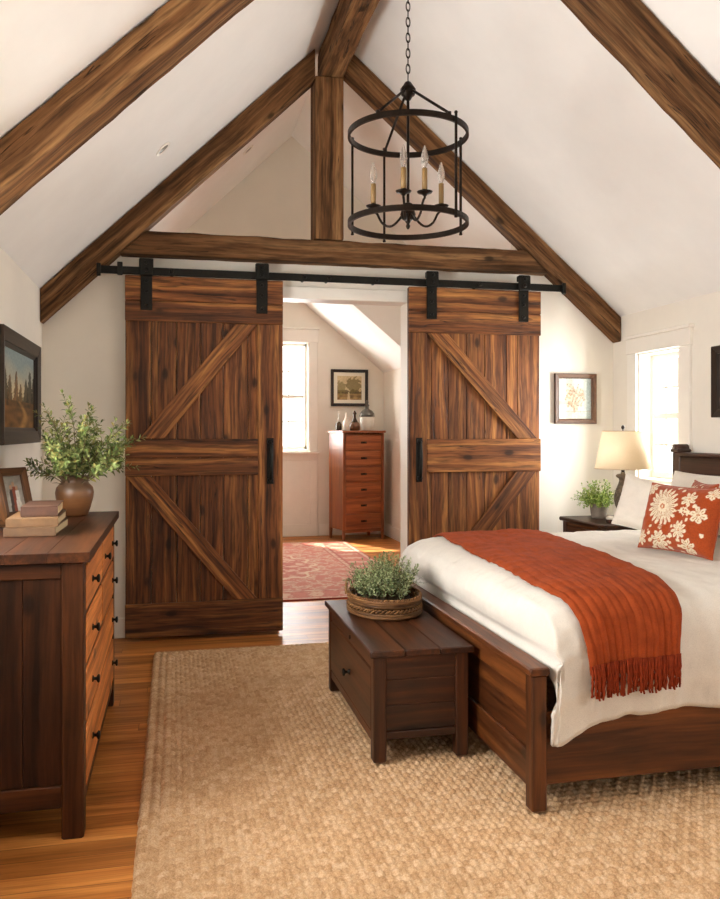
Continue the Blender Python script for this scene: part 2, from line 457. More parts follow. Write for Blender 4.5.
# windows: built in a plane frame u along the wall, v up, w into the wall (away from the room)
def window(name, P, u0, u1, v0, v1, cols, rows, depth, label, cas=.11, head=.105, capw=.015, panel=False):
    """P(u, v, w) -> world; w>0 is out of the room"""
    o = thing(name, label, 'window', P((u0 + u1) / 2, v0, 0), kind='structure')
    def B(mb, a0, a1, b0, b1, c0, c1, ch=.004):
        A = [P(a0, b0, c0), P(a0, b1, c0), P(a0, b1, c1), P(a0, b0, c1)]
        Bq = [P(a1, b0, c0), P(a1, b1, c0), P(a1, b1, c1), P(a1, b0, c1)]
        mb.loft4(A, Bq, ch)
    f = MB()
    B(f, u0 - cas, u0, v0 - .02, v1, -.022, 0); B(f, u1, u1 + cas, v0 - .02, v1, -.022, 0)
    B(f, u0 - cas - .01, u1 + cas + .01, v1, v1 + head, -.026, 0)
    B(f, u0 - cas - .025, u1 + cas + .025, v1 + head, v1 + head + .022, -.04, 0)
    for a0, a1, b0, b1 in ((u0, u0 + .012, v0, v1), (u1 - .012, u1, v0, v1), (u0, u1, v1 - .012, v1)):
        B(f, a0, a1, b0, b1, 0, depth + .05, .001)
    f.build('window_frame', M['white'], o)
    s = MB(); B(s, u0 - cas - .02, u1 + cas + .02, v0 - .045, v0 - .018, -.06, 0); B(s, u0 + .001, u1 - .001, v0 - .018, v0 + .004, -.02, depth + .05)
    B(s, u0 - cas, u1 + cas, v0 - .125, v0 - .046, -.02, 0)
    s.build('window_sill', M['white'], o)
    a0, a1, b0, b1 = u0 + .013, u1 - .013, v0 + .005, v1 - .013
    sa = MB(); fr = .035
    B(sa, a0, a0 + fr, b0, b1, depth, depth + .035); B(sa, a1 - fr, a1, b0, b1, depth, depth + .035)
    B(sa, a0, a1, b0, b0 + fr * 1.3, depth, depth + .035); B(sa, a0, a1, b1 - fr, b1, depth, depth + .035)
    for i in range(1, cols):
        u = a0 + fr + (a1 - a0 - 2 * fr) * i / cols
        B(sa, u - .008, u + .008, b0, b1, depth + .006, depth + .03, .002)
    for j in range(1, rows):
        v = b0 + fr + (b1 - b0 - 2 * fr) * j / rows
        hw = .02 if (rows % 2 == 0 and j == rows // 2) else .008
        B(sa, a0, a1, v - hw, v + hw, depth + .004, depth + .031, .002)
    sh = sa.build('sash', M['white'], o)
    g = MB(); B(g, a0 + .01, a1 - .01, b0 + .01, b1 - .01, depth + .016, depth + .02, .0005)
    g.build('pane', M['glass'], o)
    if panel:
        p = MB()
        B(p, u0 - cas, u0 - .02, .15, v0 - .126, -.02, 0); B(p, u1 + .02, u1 + cas, .0, v0 - .126, -.02, 0)
        B(p, u0 - cas, u1 + cas, .0, .15, -.022, 0); B(p, u0 - .02, u1 + .02, .15, v0 - .126, -.008, 0)
        p.build('wainscot_panel', M['white'], o)
    return o
PX = lambda u, v, w: (XR + w, u, v)
window('window_1', PX, *WIN1, 3, 4, .09, 'white multi-pane window in the side wall behind the table lamp')
window('added_window_3', PX, *ADDED_WIN3, 3, 4, .09, 'added white multi-pane window, unseen, on the near side of the bed')
PXL = lambda u, v, w: (XL - w, u, v)
window('added_window_5', PXL, *ADDED_WIN5, 4, 3, .09, 'added white multi-pane window, unseen, in the wall on the dresser side')
PFAR = lambda u, v, w: (u, YFAR + w, v)
window('window_2', PFAR, *WIN2, 3, 4, .06, 'tall white window glowing in the far room beyond the doorway', head=.16, panel=True)
PFR = lambda u, v, w: (u, YF - w, v)
window('added_window_4', PFR, *ADDED_WIN4, 6, 3, .09, 'added wide white window, unseen, opposite the barn doors')

# ------------------------------------------------------------------ timber frame
def rafter1(y0, y1, side, hgt, xin, label, jt=.004):
    if side < 0: xend = XL + .004
    else: xend = XR - .004
    g = .006
    t0, t1 = roof(xend) - g, roof(xin) - g
    A = [(xend, y0, t0 - hgt), (xend, y1, t0 - hgt), (xend, y1, t0), (xend, y0, t0)]
    B = [(xin, y0, t1 - hgt), (xin, y1, t1 - hgt), (xin, y1, t1), (xin, y0, t1)]
    return MB().loft4(A, B, .006, 40, jt).build('ceiling_rafter', M['beam'], None, label=label, cat='beam', kind='thing')
YT0, YT1 = 5.262, 5.376
XB0, XB1 = .935, 1.080
rafter1(YT0, YT1, -1, .205, .8892, 'rough brown rafter rising from the dresser side to the king post', .0015)
rafter1(YT0, YT1, 1, .180, 1.0812, 'rough brown rafter falling from the ridge to the corner by the small window', .002)
rafter1(3.14, 3.34, -1, .19, XB0 - .004, 'dark nail-holed rafter crossing the ceiling above the dresser, near the viewer')
rafter1(3.11, 3.29, 1, .195, XB1 + .004, 'grey-brown rafter crossing the ceiling above the bed')
zb = 2.402
lowL = lambda z: XL + (z + .211 - ZL) / SL
lowR = lambda z: XR - (z + .186 - ZR) / SR
mb = MB()
def tie():
    z0, z1 = 2.403, 2.556
    A = [(lowL(z0) + .004, YT0 + .008, z0), (lowL(z0) + .004, YT1, z0), (lowL(z1) + .004, YT1, z1), (lowL(z1) + .004, YT0 + .008, z1)]
    B = [(lowR(z0) - .004, YT0 + .008, z0), (lowR(z0) - .004, YT1, z0), (lowR(z1) - .004, YT1, z1), (lowR(z1) - .004, YT0 + .008, z1)]
    MB().loft4(A, B, .008, 44, .005).build('tie_beam', M['beam'], None, label='thick level tie beam running above the barn door rail', cat='beam', kind='thing')
tie()
MB().box(.89, 1.078, YT0, YT0 + .2, 2.5585, 3.618, 'z', .004, 20, .0008).build('king_post', M['beam'], None, label='upright king post standing in the middle of the tie beam', cat='beam', kind='thing')
A = [(XB0, YF + .01, 3.62), (XB0, YF + .01, 3.838), (XB1, YF + .01, 3.838), (XB1, YF + .01, 3.62)]
B = [(p[0], YT0 + .2, p[2]) for p in A]
MB().loft4(A, B, .008, 60, .005).build('ridge_beam', M['beam'], None, label='ridge beam along the peak of the vaulted ceiling', cat='beam', kind='thing')

# recessed lights in the slope
def can(x, y, label):
    z = roof(x)
    n = Vector((SL, 0, -1)).normalized()
    q = Vector((0, 0, 1)).rotation_difference(n).to_matrix().to_4x4()
    o = thing('recessed_light', label, 'ceiling light', (x, y, z), group='recessed lights in the vaulted ceiling', kind='thing')
    T = Matrix.Translation(Vector((x, y, z)) + n * .001) @ q
    mb = MB().lathe([(.036, 0), (.052, 0), (.052, .003), (.049, .006), (.037, .006), (.034, .003)], n=28, cap=False).xform(T)
    mb.build('trim_ring', M['white'], o)
    MB().lathe([(.0, .0005), (.0355, .0005), (.0355, .002), (.0, .0025)], n=24, cap=False).xform(T).build('lens', plain('lens_glass', '#8a8378', .3), o)
can(-.065, 4.70, 'small white recessed spotlight in the slope above the dresser, nearer one')
can(.549, 6.35, 'small white recessed spotlight beyond the truss, in the far slope')

# ------------------------------------------------------------------ barn doors and track
YD = 5.25
def quad_board(mb, q0, q1, q2, q3, y0, y1, ch=.003):
    """board whose start edge is q0-q1 and end edge q3-q2 (x, z)"""
    A = [(q0[0], y0, q0[1]), (q1[0], y0, q1[1]), (q1[0], y1, q1[1]), (q0[0], y1, q0[1])]
    B = [(q3[0], y0, q3[1]), (q2[0], y0, q2[1]), (q2[0], y1, q2[1]), (q3[0], y1, q3[1])]
    mb.loft4(A, B, ch)
def barn_door(x0, x1, stile, label, boards, braces, mids, tops, hx, hangers):
    z0, z1 = .025, 2.268
    o = thing('barn_door', label, 'door', ((x0 + x1) / 2, YD + .02, z0), kind='thing')
    yb, yf = YD + .022, YD
    mb = MB()
    xs = boards
    for a, b in zip(xs, xs[1:]):
        mb.box(a + .0015, b - .0015, yb, YD + .05, z0 + .002, z1 - .002, 'z', .003)
    mb.build('plank_panel', M['barn'], o)
    zt = tops[-1]
    for a, b in zip(tops, tops[1:]):
        MB().box(x0, x1, yf, yb, b + .001, a - .001, 'x', .003).build('top_board', M['barn'], o)
    MB().box(x0, x1, yf, yb, z0, .233, 'x', .003).build('bottom_board', M['barn'], o)
    s0, s1 = stile
    MB().box(s0 + .001, s1 - .001, yf + .001, yb, .235, zt - .001, 'z', .003).build('stile', M['barn'], o)
    m0, m1 = (x0, s0) if s0 > (x0 + x1) / 2 else (s1, x1)
    for a, b in zip(mids, mids[1:]):
        MB().box(m0, m1, yf, yb, a + .001, b - .001, 'x', .003).build('middle_board', M['barn'], o)
    for q in braces:
        mb = MB(); quad_board(mb, *q, yf, yb); mb.build('brace', M['barn'], o)
    # pull handle
    h = MB()
    h.box(hx - .022, hx + .022, yf - .006, yf - .001, .967, 1.262, 'z', .003)
    h.box(hx - .017, hx + .017, yf - .03, yf - .006, 1.225, 1.25, 'x', .004).box(hx - .017, hx + .017, yf - .03, yf - .006, .98, 1.005, 'x', .004)
    pts = [(hx, yf - .02, 1.24)] + [(hx, yf - .02 - .032 * math.sin(PI * t) ** .6, 1.24 - .25 * t) for t in [i / 14 for i in range(1, 14)]] + [(hx, yf - .02, .99)]
    h.tube(pts, .0115, 10)
    h.build('pull_handle', M['iron'], o, label='black iron pull handle')
    for x in hangers:
        s = MB().box(x - .035, x + .035, YD - .014, YD - .004, 2.055, 2.30, 'z', .002)
        hg = s.build('hanger_strap', M['iron'], o, label='black iron strap hanger')
        w = MB().box(x - .043, x + .043, YD - .033, YD - .0135, 2.268, 2.372, 'z', .006)
        w.box(x - .035, x + .035, YD - .0145, YD + .03, 2.335, 2.372, 'x', .003)
        w.build('roller_housing', M['iron'], hg)
        for z in (2.085, 2.17, 2.235):
            b = MB(); b.lathe([(.011, 0), (.011, .005), (.007, .009), (0, .010)], n=12).xform(Matrix.Translation((x, YD - .0135, z)) @ Matrix.Rotation(PI / 2, 4, 'X'))
            b.build('bolt', M['iron'], hg)
        for z in (2.30, 2.345):
            b = MB(); b.lathe([(.013, 0), (.013, .006), (.008, .010), (0, .011)], n=12).xform(Matrix.Translation((x, YD - .0335, z)) @ Matrix.Rotation(PI / 2, 4, 'X'))
            b.build('bolt', M['iron'], hg)
    return o
barn_door(-.301, .677, (.517, .677), 'dark plank barn door hanging behind the dresser and vase',
          [-.301, -.145, .01, .155, .30, .455, .677],
          [[(-.215, 1.259), (-.065, 1.259), (.512, 1.985), (.372, 1.985)], [(-.295, 1.024), (-.145, 1.024), (.512, .237), (.372, .237)]],
          [1.026, 1.14, 1.257], [2.272, 2.115, 1.988], .594, (-.173, .541))
barn_door(1.519, 2.466, (1.519, 1.644), 'dark plank barn door hanging beside the small framed print',
          [1.519, 1.68, 1.80, 1.93, 2.06, 2.22, 2.30, 2.466],
          [[(1.648, 1.962), (1.79, 1.962), (2.44, 1.256), (2.295, 1.256)], [(2.28, 1.027), (2.43, 1.027), (1.79, .237), (1.648, .237)]],
          [1.029, 1.254], [2.270, 2.11, 1.965], 1.588, (1.674, 2.333))
tr = thing('barn_door_track', 'long black flat iron rail above both barn doors', 'door track', (1.08, YD, 2.272), kind='thing')
MB().box(-.464, 2.639, YD - .003, YD + .007, 2.274, 2.322, 'x', .002).build('rail', M['iron'], tr)
for x in (-.02, .82, .98, 1.30, 2.02):
    mb = MB().lathe([(.011, 0), (.011, YB - YD - .009)], n=14).xform(Matrix.Translation((x, YD + .0075, 2.300)) @ Matrix.Rotation(-PI / 2, 4, 'X'))
    mb.lathe([(.013, 0), (.013, .006), (.008, .01), (0, .011)], n=6).xform(Matrix.Translation((x, YD - .003, 2.300)) @ Matrix.Rotation(PI / 2, 4, 'X'), 28)
    mb.build('standoff', M['iron'], tr)
for x in (-.455, 2.63):
    MB().box(x - .012, x + .012, YD - .028, YD - .0035, 2.255, 2.332, 'z', .003).build('end_stop', M['iron'], tr)
for x in (-.33,):
    MB().box(x - .016, x + .016, YD - .022, YD - .0035, 2.265, 2.345, 'z', .003).build('end_stop', M['iron'], tr)

# ------------------------------------------------------------------ dresser
def knob(parent, p, nrm, r=.014, mat='iron', name='knob', L=.028):
    q = Vector((0, 0, 1)).rotation_difference(Vector(nrm)).to_matrix().to_4x4()
    mb = MB().lathe([(r * .75, 0), (r * .75, .003), (r * .38, .006), (r * .36, L * .5), (r * .9, L * .68), (r, L * .8), (r * .85, L * .95), (r * .3, L), (0, L)], n=16)
    mb.xform(Matrix.Translation(p) @ q)
    return mb.build(name, M[mat], parent, label='dark metal knob')
DX0, DX1, DY0, DY1, DZ = -.775, -.285, 2.755, 4.115, .917
o = thing('dresser', 'wide dark pine dresser with honey drawer fronts and black knobs', 'dresser', ((DX0 + DX1) / 2, (DY0 + DY1) / 2, 0))
mb = MB()
n = 4
for i in range(n):
    w = (DX1 + .02 - DX0 + .004) / n
    mb.box(DX0 - .004 + i * w + .0001, DX0 - .004 + (i + 1) * w - .0001, DY0 - .018, DY1 + .018, DZ - .032, DZ, 'y', .0012)
mb.build('top', M['walnut'], o)
lg = .068
for x, y in ((DX0, DY0), (DX1 - lg, DY0), (DX0, DY1 - lg), (DX1 - lg, DY1 - lg)):
    MB().box(x, x + lg, y, y + lg, 0, DZ - .033, 'z', .004).build('leg', M['walnut'], o)
for y0, y1 in ((DY0 + .014, DY0 + .032), (DY1 - .032, DY1 - .014)):
    mb = MB()
    nb = 3
    for i in range(nb):
        a = DX0 + lg + (DX1 - DX0 - 2 * lg) * i / nb; b_ = DX0 + lg + (DX1 - DX0 - 2 * lg) * (i + 1) / nb
        mb.box(a + .0008, b_ - .0008, y0, y1, .17, DZ - .085, 'z', .002)
    mb.build('side_panel', M['walnut'], o)
    yy = (DY0 + .004, DY0 + .034) if y0 < 3.4 else (DY1 - .034, DY1 - .004)
    MB().box(DX0 + lg + .0005, DX1 - lg - .0005, *yy, .10, .17, 'x', .003).build('side_rail', M['walnut'], o)
    MB().box(DX0 + lg + .0005, DX1 - lg - .0005, *yy, DZ - .085, DZ - .034, 'x', .003).build('side_rail', M['walnut'], o)
MB().box(DX0 + .005, DX0 + .02, DY0 + lg, DY1 - lg, .12, DZ - .035, 'y', .002).build('back_panel', M['walnut'], o)
ya, yb_ = DY0 + lg, DY1 - lg
fr = MB()
zs = [.125, .335, .525, .70, DZ - .05]
for z in zs[:-1]: fr.box(DX1 - .03, DX1 - .004, ya, yb_, z - .008, z + .008, 'y', .002)
fr.box(DX1 - .03, DX1 - .004, ya, yb_, .085, .117, 'y', .002)
fr.box(DX1 - .03, DX1 - .004, ya, yb_, DZ - .058, DZ - .034, 'y', .002)
fr.box(DX1 - .03, DX1 - .004, 3.425, 3.445, .534, DZ - .06, 'z', .002)
fr.build('front_frame', M['walnut'], o)
def drawer(y0, y1, z0, z1, ks):
    d = MB().box(DX1 - .045, DX1 + .001, y0 + .003, y1 - .003, z0 + .003, z1 - .003, 'y', .004).build('drawer', M['drawer'], o, label='honey brown drawer front')
    for y in ks: knob(d, (DX1 + .001, y, (z0 + z1) / 2), (1, 0, 0), .0155, L=.026)
    return d
for i in (3, 2):
    z0 = zs[i] + .008; z1 = zs[i + 1] - .008
    drawer(ya, 3.424, z0, z1, ((3.03,) if i == 2 else (3.03, ) ))
    drawer(3.446, yb_, z0, z1, ((3.96,) if i == 2 else (3.56, 3.96)))
for i in (1, 0):
    drawer(ya, yb_, zs[i] + .008, zs[i + 1] - .008, (3.03, 3.96))

# ------------------------------------------------------------------ chest at the foot of the bed
CZ0 = .0195
cx0, cx1, cy0, cy1, cz = .748, 1.135, 3.075, 4.03, .456
o = thing('blanket_chest', 'dark wooden chest with a plank lid standing at the foot of the bed', 'chest', ((cx0 + cx1) / 2, (cy0 + cy1) / 2, CZ0))
lid = MB()
w = (cx1 + .018 - cx0 + .018) / 3
for i in range(3):
    lid.box(cx0 - .018 + i * w + .0008, cx0 - .018 + (i + 1) * w - .0008, cy0 - .018, cy1 + .018, cz - .026, cz, 'y', .004)
lid.build('lid', M['chest'], o)
lg = .052
for x, y in ((cx0, cy0), (cx1 - lg, cy0), (cx0, cy1 - lg), (cx1 - lg, cy1 - lg)):
    MB().box(x, x + lg, y, y + lg, CZ0, cz - .027, 'z', .004).build('leg', M['chest'], o)
for y0, y1 in ((cy0 + .012, cy0 + .03), (cy1 - .03, cy1 - .012)):
    mb = MB()
    for a, b_ in ((.135, .235), (.235, .335), (.335, cz - .027)):
        mb.box(cx0 + lg, cx1 - lg, y0, y1, a + .0006, b_ - .0006, 'x', .002)
    mb.box(cx0 + lg, cx1 - lg, y0 - .008, y1, .105, .134, 'x', .003)
    mb.build('end_panel', M['chest'], o)
for x0, x1 in ((cx0 + .004, cx0 + .022), (cx1 - .022, cx1 - .004)):
    mb = MB().box(x0, x1, cy0 + lg, cy1 - lg, .085, .125, 'y', .003)
    mb.box(x0, x1, cy0 + lg, cy1 - lg, .372, cz - .027, 'y', .003)
    mb.build('long_rail', M['chest'], o)
MB().box(cx1 - .03, cx1 - .012, cy0 + lg, cy1 - lg, .126, .371, 'y', .003).build('back_panel', M['chest'], o)
d = MB().box(cx0 + .001, cx0 + .03, cy0 + lg + .003, cy1 - lg - .003, .128, .369, 'y', .004).build('drawer', M['chest'], o)
knob(d, (cx0 + .001, 3.53, .245), (-1, 0, 0), .017, L=.034)
MB().lathe([(.010, 0), (.010, .004), (.006, .006), (0, .006)], n=14).xform(Matrix.Translation((cx0 + .004, 3.53, .398)) @ Matrix.Rotation(-PI / 2, 4, 'Y')).build('keyhole_plate', M['iron'], o, label='small black keyhole plate')

# ------------------------------------------------------------------ bed
BX0, BX1, BY0, BY1 = 1.170, 1.225, 2.560, 4.455
bed = thing('bed', 'dark wooden bed frame with panelled footboard and tall headboard', 'bed', (2.1, 3.5, 0))
for y in (BY0, BY1 - .055):
    MB().box(BX0, BX1, y, y + .055, CZ0, .478, 'z', .004).build('foot_post', M['bed'], bed)
MB().box(BX0 - .012, BX1 + .008, BY0 - .01, BY1 + .01, .479, .507, 'y', .006).build('footboard_cap', M['bed'], bed)
mb = MB()
mb.box(BX0 + .018, BX1 - .015, BY0 + .055, BY1 - .055, .21, .40, 'y', .002).build('footboard_panel', M['bed'], bed)
MB().box(BX0 + .008, BX1 - .008, BY0 + .056, BY1 - .056, .40, .478, 'y', .003).box(BX0 + .008, BX1 - .008, BY0 + .056, BY1 - .056, .085, .21, 'y', .003).build('footboard_rail', M['bed'], bed)
for y0, y1 in ((BY0 + .030, BY0 + .056), (BY1 - .066, BY1 - .040)):
    MB().box(BX1 + .001, 2.985, y0, y1, .095, .345, 'x', .004, 4).build('side_rail', M['bed'], bed)
HX0, HX1 = 2.985, 3.055
for y in (2.50, 4.425):
    p = MB().box(HX0, HX1, y, y + .075, 0, 1.175, 'z', .004).build('head_post', M['head'], bed)
    q = MB().box(HX0 - .012, HX1 + .008, y - .012, y + .087, 1.176, 1.198, 'x', .008)
    q.tube([(HX0 - .008, y + .0375, 1.199), (HX1 + .004, y + .0375, 1.199)], .028, 18, caps=True)
    q.build('scrolled_cap', M['head'], p)
MB().box(HX0 + .012, HX1 - .012, 2.576, 4.424, .25, 1.045, 'y', .003).build('headboard_panel', M['head'], bed)
MB().box(HX0 + .002, HX1 - .006, 2.576, 4.424, 1.046, 1.150, 'y', .003).build('headboard_rail', M['head'], bed)
for y in (2.577, 3.04, 3.47, 3.90, 4.365):
    MB().box(HX0 + .004, HX0 + .0115, y, y + .058, .40, 1.045, 'z', .002).build('headboard_muntin', M['head'], bed)
MB().box(HX0 - .012, HX1 + .004, 2.577, 4.423, 1.151, 1.177, 'y', .006).build('headboard_cap', M['head'], bed)

# ------------------------------------------------------------------ duvet and throw share one bed surface
def sm(a, b, x):
    t = max(0.0, min(1.0, (x - a) / (b - a))); return t * t * (3 - 2 * t)
FOOT = [(1.2535, .478), (1.250, .503), (1.242, .530), (1.230, .560), (1.219, .593), (1.216, .625), (1.226, .657), (1.254, .689), (1.303, .713), (1.37, .727), (1.45, .734)]
DXE = 2.965
def foot_len():
    L = [0]
    for a, b in zip(FOOT, FOOT[1:]): L.append(L[-1] + math.dist(a, b))
    return L
FL = foot_len()
STOT = FL[-1] + DXE - FOOT[-1][0]
def along(s):
    """arc length from the footboard -> (x, z of the top)"""
    if s < FL[-1]:
        for i in range(len(FL) - 1):
            if s <= FL[i + 1]:
                t = (s - FL[i]) / (FL[i + 1] - FL[i])
                return (FOOT[i][0] * (1 - t) + FOOT[i + 1][0] * t, FOOT[i][1] * (1 - t) + FOOT[i + 1][1] * t)
    return (FOOT[-1][0] + s - FL[-1], FOOT[-1][1] + .004 * sm(0, .3, s - FL[-1]))
def s_of_x(x):
    return FL[-1] + x - FOOT[-1][0]
PROF = [(2.546, 0.0), (2.534, .25), (2.528, .5), (2.534, .68), (2.556, .84), (2.60, .935), (2.67, .98), (2.78, 1.0),
        (4.24, 1.0), (4.34, .975), (4.40, .92), (4.436, .82), (4.452, .65), (4.462, .4), (4.47, 0.0)]
PL = [0]
for a, b in zip(PROF, PROF[1:]): PL.append(PL[-1] + math.hypot(a[0] - b[0], (a[1] - b[1]) * .40))
TTOT = PL[-1]
def across(t):
    for i in range(len(PL) - 1):
        if t <= PL[i + 1] + 1e-9:
            u = (t - PL[i]) / (PL[i + 1] - PL[i])
            return (PROF[i][0] * (1 - u) + PROF[i + 1][0] * u, PROF[i][1] * (1 - u) + PROF[i + 1][1] * u)
    return PROF[-1]
def hem(x):
    return .240 + .06 * sm(1.27, 1.40, x) + .028 * sm(1.40, 1.60, x) + .006 * math.sin(x * 19) * sm(1.35, 1.5, x) + .012 * math.exp(-((x - 1.52) / .03) ** 2)
def surf0(s, t):
    x, zt = along(s); y, w = across(t)
    zb_ = hem(x)
    if w >= 1: z = zt
    else: z = zb_ + (zt - zb_) * w
    # soft shoulder at the corner of the foot
    k = 1 - sm(0, FL[-1], s)
    ymid = 3.5
    y = ymid + (y - ymid) * (1 - .006 * k)
    kx = 1 - sm(.522, .56, z)
    if x < 1.2525: x = 1.2525 + (x - 1.2525) * sm(2.56, 3.0, y)
    xm = 1.2525 - .013 * (1 - sm(.3, .8, w)) + .10 * s
    xe = max(x, xm); xd = x + (xm - x) * (1 - sm(.20, .34, s)); qw = sm(.78, .96, w)
    x = x + kx * (xe * qw + xd * (1 - qw) - x)
    return Vector((x, y, z))
def fbm(p, o=4):
    a, r = 1, 0
    for i in range(o):
        r += a * noise.noise(p); p = p * 2.03; a *= .5
    return r
def surf(s, t, off=0.0, wr=1.0):
    e = .006
    p = surf0(s, t)
    du = surf0(min(s + e, STOT), t) - surf0(max(s - e, 0), t)
    dv = surf0(s, min(t + e, TTOT)) - surf0(s, max(t - e, 0))
    n = du.cross(dv)
    n = n.normalized() if n.length > 1e-9 else Vector((0, 0, 1))
    x, zt = along(s); y, w = across(t)
    side = sm(.99, .75, w) if False else (1 - sm(.6, 1.0, w))
    foot = 1 - sm(FL[-1] * .5, FL[-1] + .1, s)
    h = .010 * fbm(Vector((s * 2.2, t * 2.2, 3)), 3) + .0050 * fbm(Vector((s * 9, t * 9, 11)), 3)
    # creases running up over the foot end
    cr = fbm(Vector((s * 2.0, t * 17, 21)), 3)
    h += foot * .009 * (1 - abs(cr) * 2)
    # long gentle folds across the top, hanging folds at the side
    h += (1 - side) * (1 - foot) * .0065 * (1 - 2 * abs(fbm(Vector((s * 7 + .6 * noise.noise(Vector((t * 2, s, 0))), t * 1.3, 31)), 3)))
    h += side * .013 * fbm(Vector((s * 10, t * 1.2, 41)), 3)
    h -= .006
    lim = .016
    h = max(-lim, min(lim, h)) * wr * (.06 + .94 * sm(.08, .24, s))
    if y > 4.3: h = min(h, .0)
    return p + n * (h + off)
NS, NT = 170, 150
mb = MB()
vs = []
for i in range(NS + 1):
    for j in range(NT + 1):
        vs.append(surf(STOT * i / NS, TTOT * j / NT))
fs = [[i * (NT + 1) + j, (i + 1) * (NT + 1) + j, (i + 1) * (NT + 1) + j + 1, i * (NT + 1) + j + 1] for i in range(NS) for j in range(NT)]
mb.add(vs, fs, smooth=True)
M['duvet'] = cloth('linen_duvet', '#dad3c8', 420, .35, .9, .05, .1)
du = mb.build('duvet', M['duvet'], None, recalc=False, label='puffy off-white linen duvet spread over the bed', cat='duvet')
so = du.modifiers.new('thick', 'SOLIDIFY'); so.thickness = .014; so.offset = -1

# throw: (lower edge, far edge) in x as it runs across the bed
M['throw'] = cloth('rust_throw', '#93401c', 260, .7, .95, .2, .0, 14)
M['fringe'] = plain('rust_fringe', '#82331a', .95, 0, .25, 60, 0, spec=.1)
t_bot = None
def t_at(y_, w_):
    best, bt = 9, 0
    for k in range(0, 900):
        t = TTOT * .35 * k / 900
        y, w = across(t)
        d = abs(w - w_) if w_ < .95 else abs(y - y_)
        if d < best: best, bt = d, t
    return bt
t_bot = t_at(0, .44)
XA = [(0, 1.362), (.10, 1.325), (.22, 1.315), (.40, 1.345), (.70, 1.385), (1.0, 1.43)]
XBb = [(0, 1.695), (.10, 1.735), (.22, 1.815), (.40, 1.895), (.70, 1.965), (1.0, 1.96)]
def lerp_tab(T, v):
    for (a, b), (c, d) in zip(T, T[1:]):
        if v <= c: 
            u = (v - a) / (c - a); u = u * u * (3 - 2 * u) * .5 + u * .5
            return b + (d - b) * u
    return T[-1][1]
t_far = TTOT * .94
def throw_pt(u, v, off):
    """u across the throw's width, v from the hanging hem to the far side"""
    xa, xb = lerp_tab(XA, v), lerp_tab(XBb, v)
    x = xa + (xb - xa) * u
    x += .008 * noise.noise(Vector((v * 9, u * 2, 77)))
    t = t_bot + (t_far - t_bot) * v
    s = s_of_x(x)
    ph_ = u * 84 + 3.5 * noise.noise(Vector((v * 3, u * 3, 5)))
    fold = abs(math.sin(ph_ * .5)) ** .7
    drop = 1 - sm(.05, .32, v)
    big = fbm(Vector((u * 6, v * 1.6, 55)), 3)
    h = .0045 * fold * (.55 + .75 * drop) + .008 * max(-.25, big) * (.35 + .65 * drop)
    edge = min(u, 1 - u)
    return surf(s, t, off + .0185 + h - .005 * (1 - sm(0, .05, edge)))
NU, NV = 200, 150
mb = MB()
vs = [throw_pt(i / NU, j / NV, 0) for i in range(NU + 1) for j in range(NV + 1)]
fs = [[i * (NV + 1) + j, (i + 1) * (NV + 1) + j, (i + 1) * (NV + 1) + j + 1, i * (NV + 1) + j + 1] for i in range(NU) for j in range(NV)]
mb.add(vs, fs, smooth=True)
th = mb.build('throw_blanket', M['throw'], None, recalc=False, label='rust orange knitted throw with a fringe laid across the duvet', cat='blanket')
so = th.modifiers.new('thick', 'SOLIDIFY'); so.thickness = .007; so.offset = -1
mb = MB()
nf = 44
for i in range(nf):
    u = (i + .5) / nf
    p0 = throw_pt(u, 0, .002); p1 = throw_pt(u, .012, .002)
    q = Vector((0, -.001, -.012))
    for k in range(2):
        L = .080 + R.uniform(-.012, .012)
        a, b = R.uniform(-.007, .007), R.uniform(-.003, .004)
        pts = [p1 + Vector((R.uniform(-.002, .002), -.001, 0))]
        for j in range(7):
            f = j / 6
            wv = .0022 * math.sin(f * 14 + i * 2 + k * 2)
            pts.append(p0 + Vector((a * f + wv, -.002 - .003 * k + b * f + .001 * math.cos(f * 14 + i), -L * f)))
        mb.tube(pts, [.0032] + [.0042 - .0008 * j / 6 for j in range(7)], 6)
mb.build('fringe', M['fringe'], th, label='knotted rust fringe')

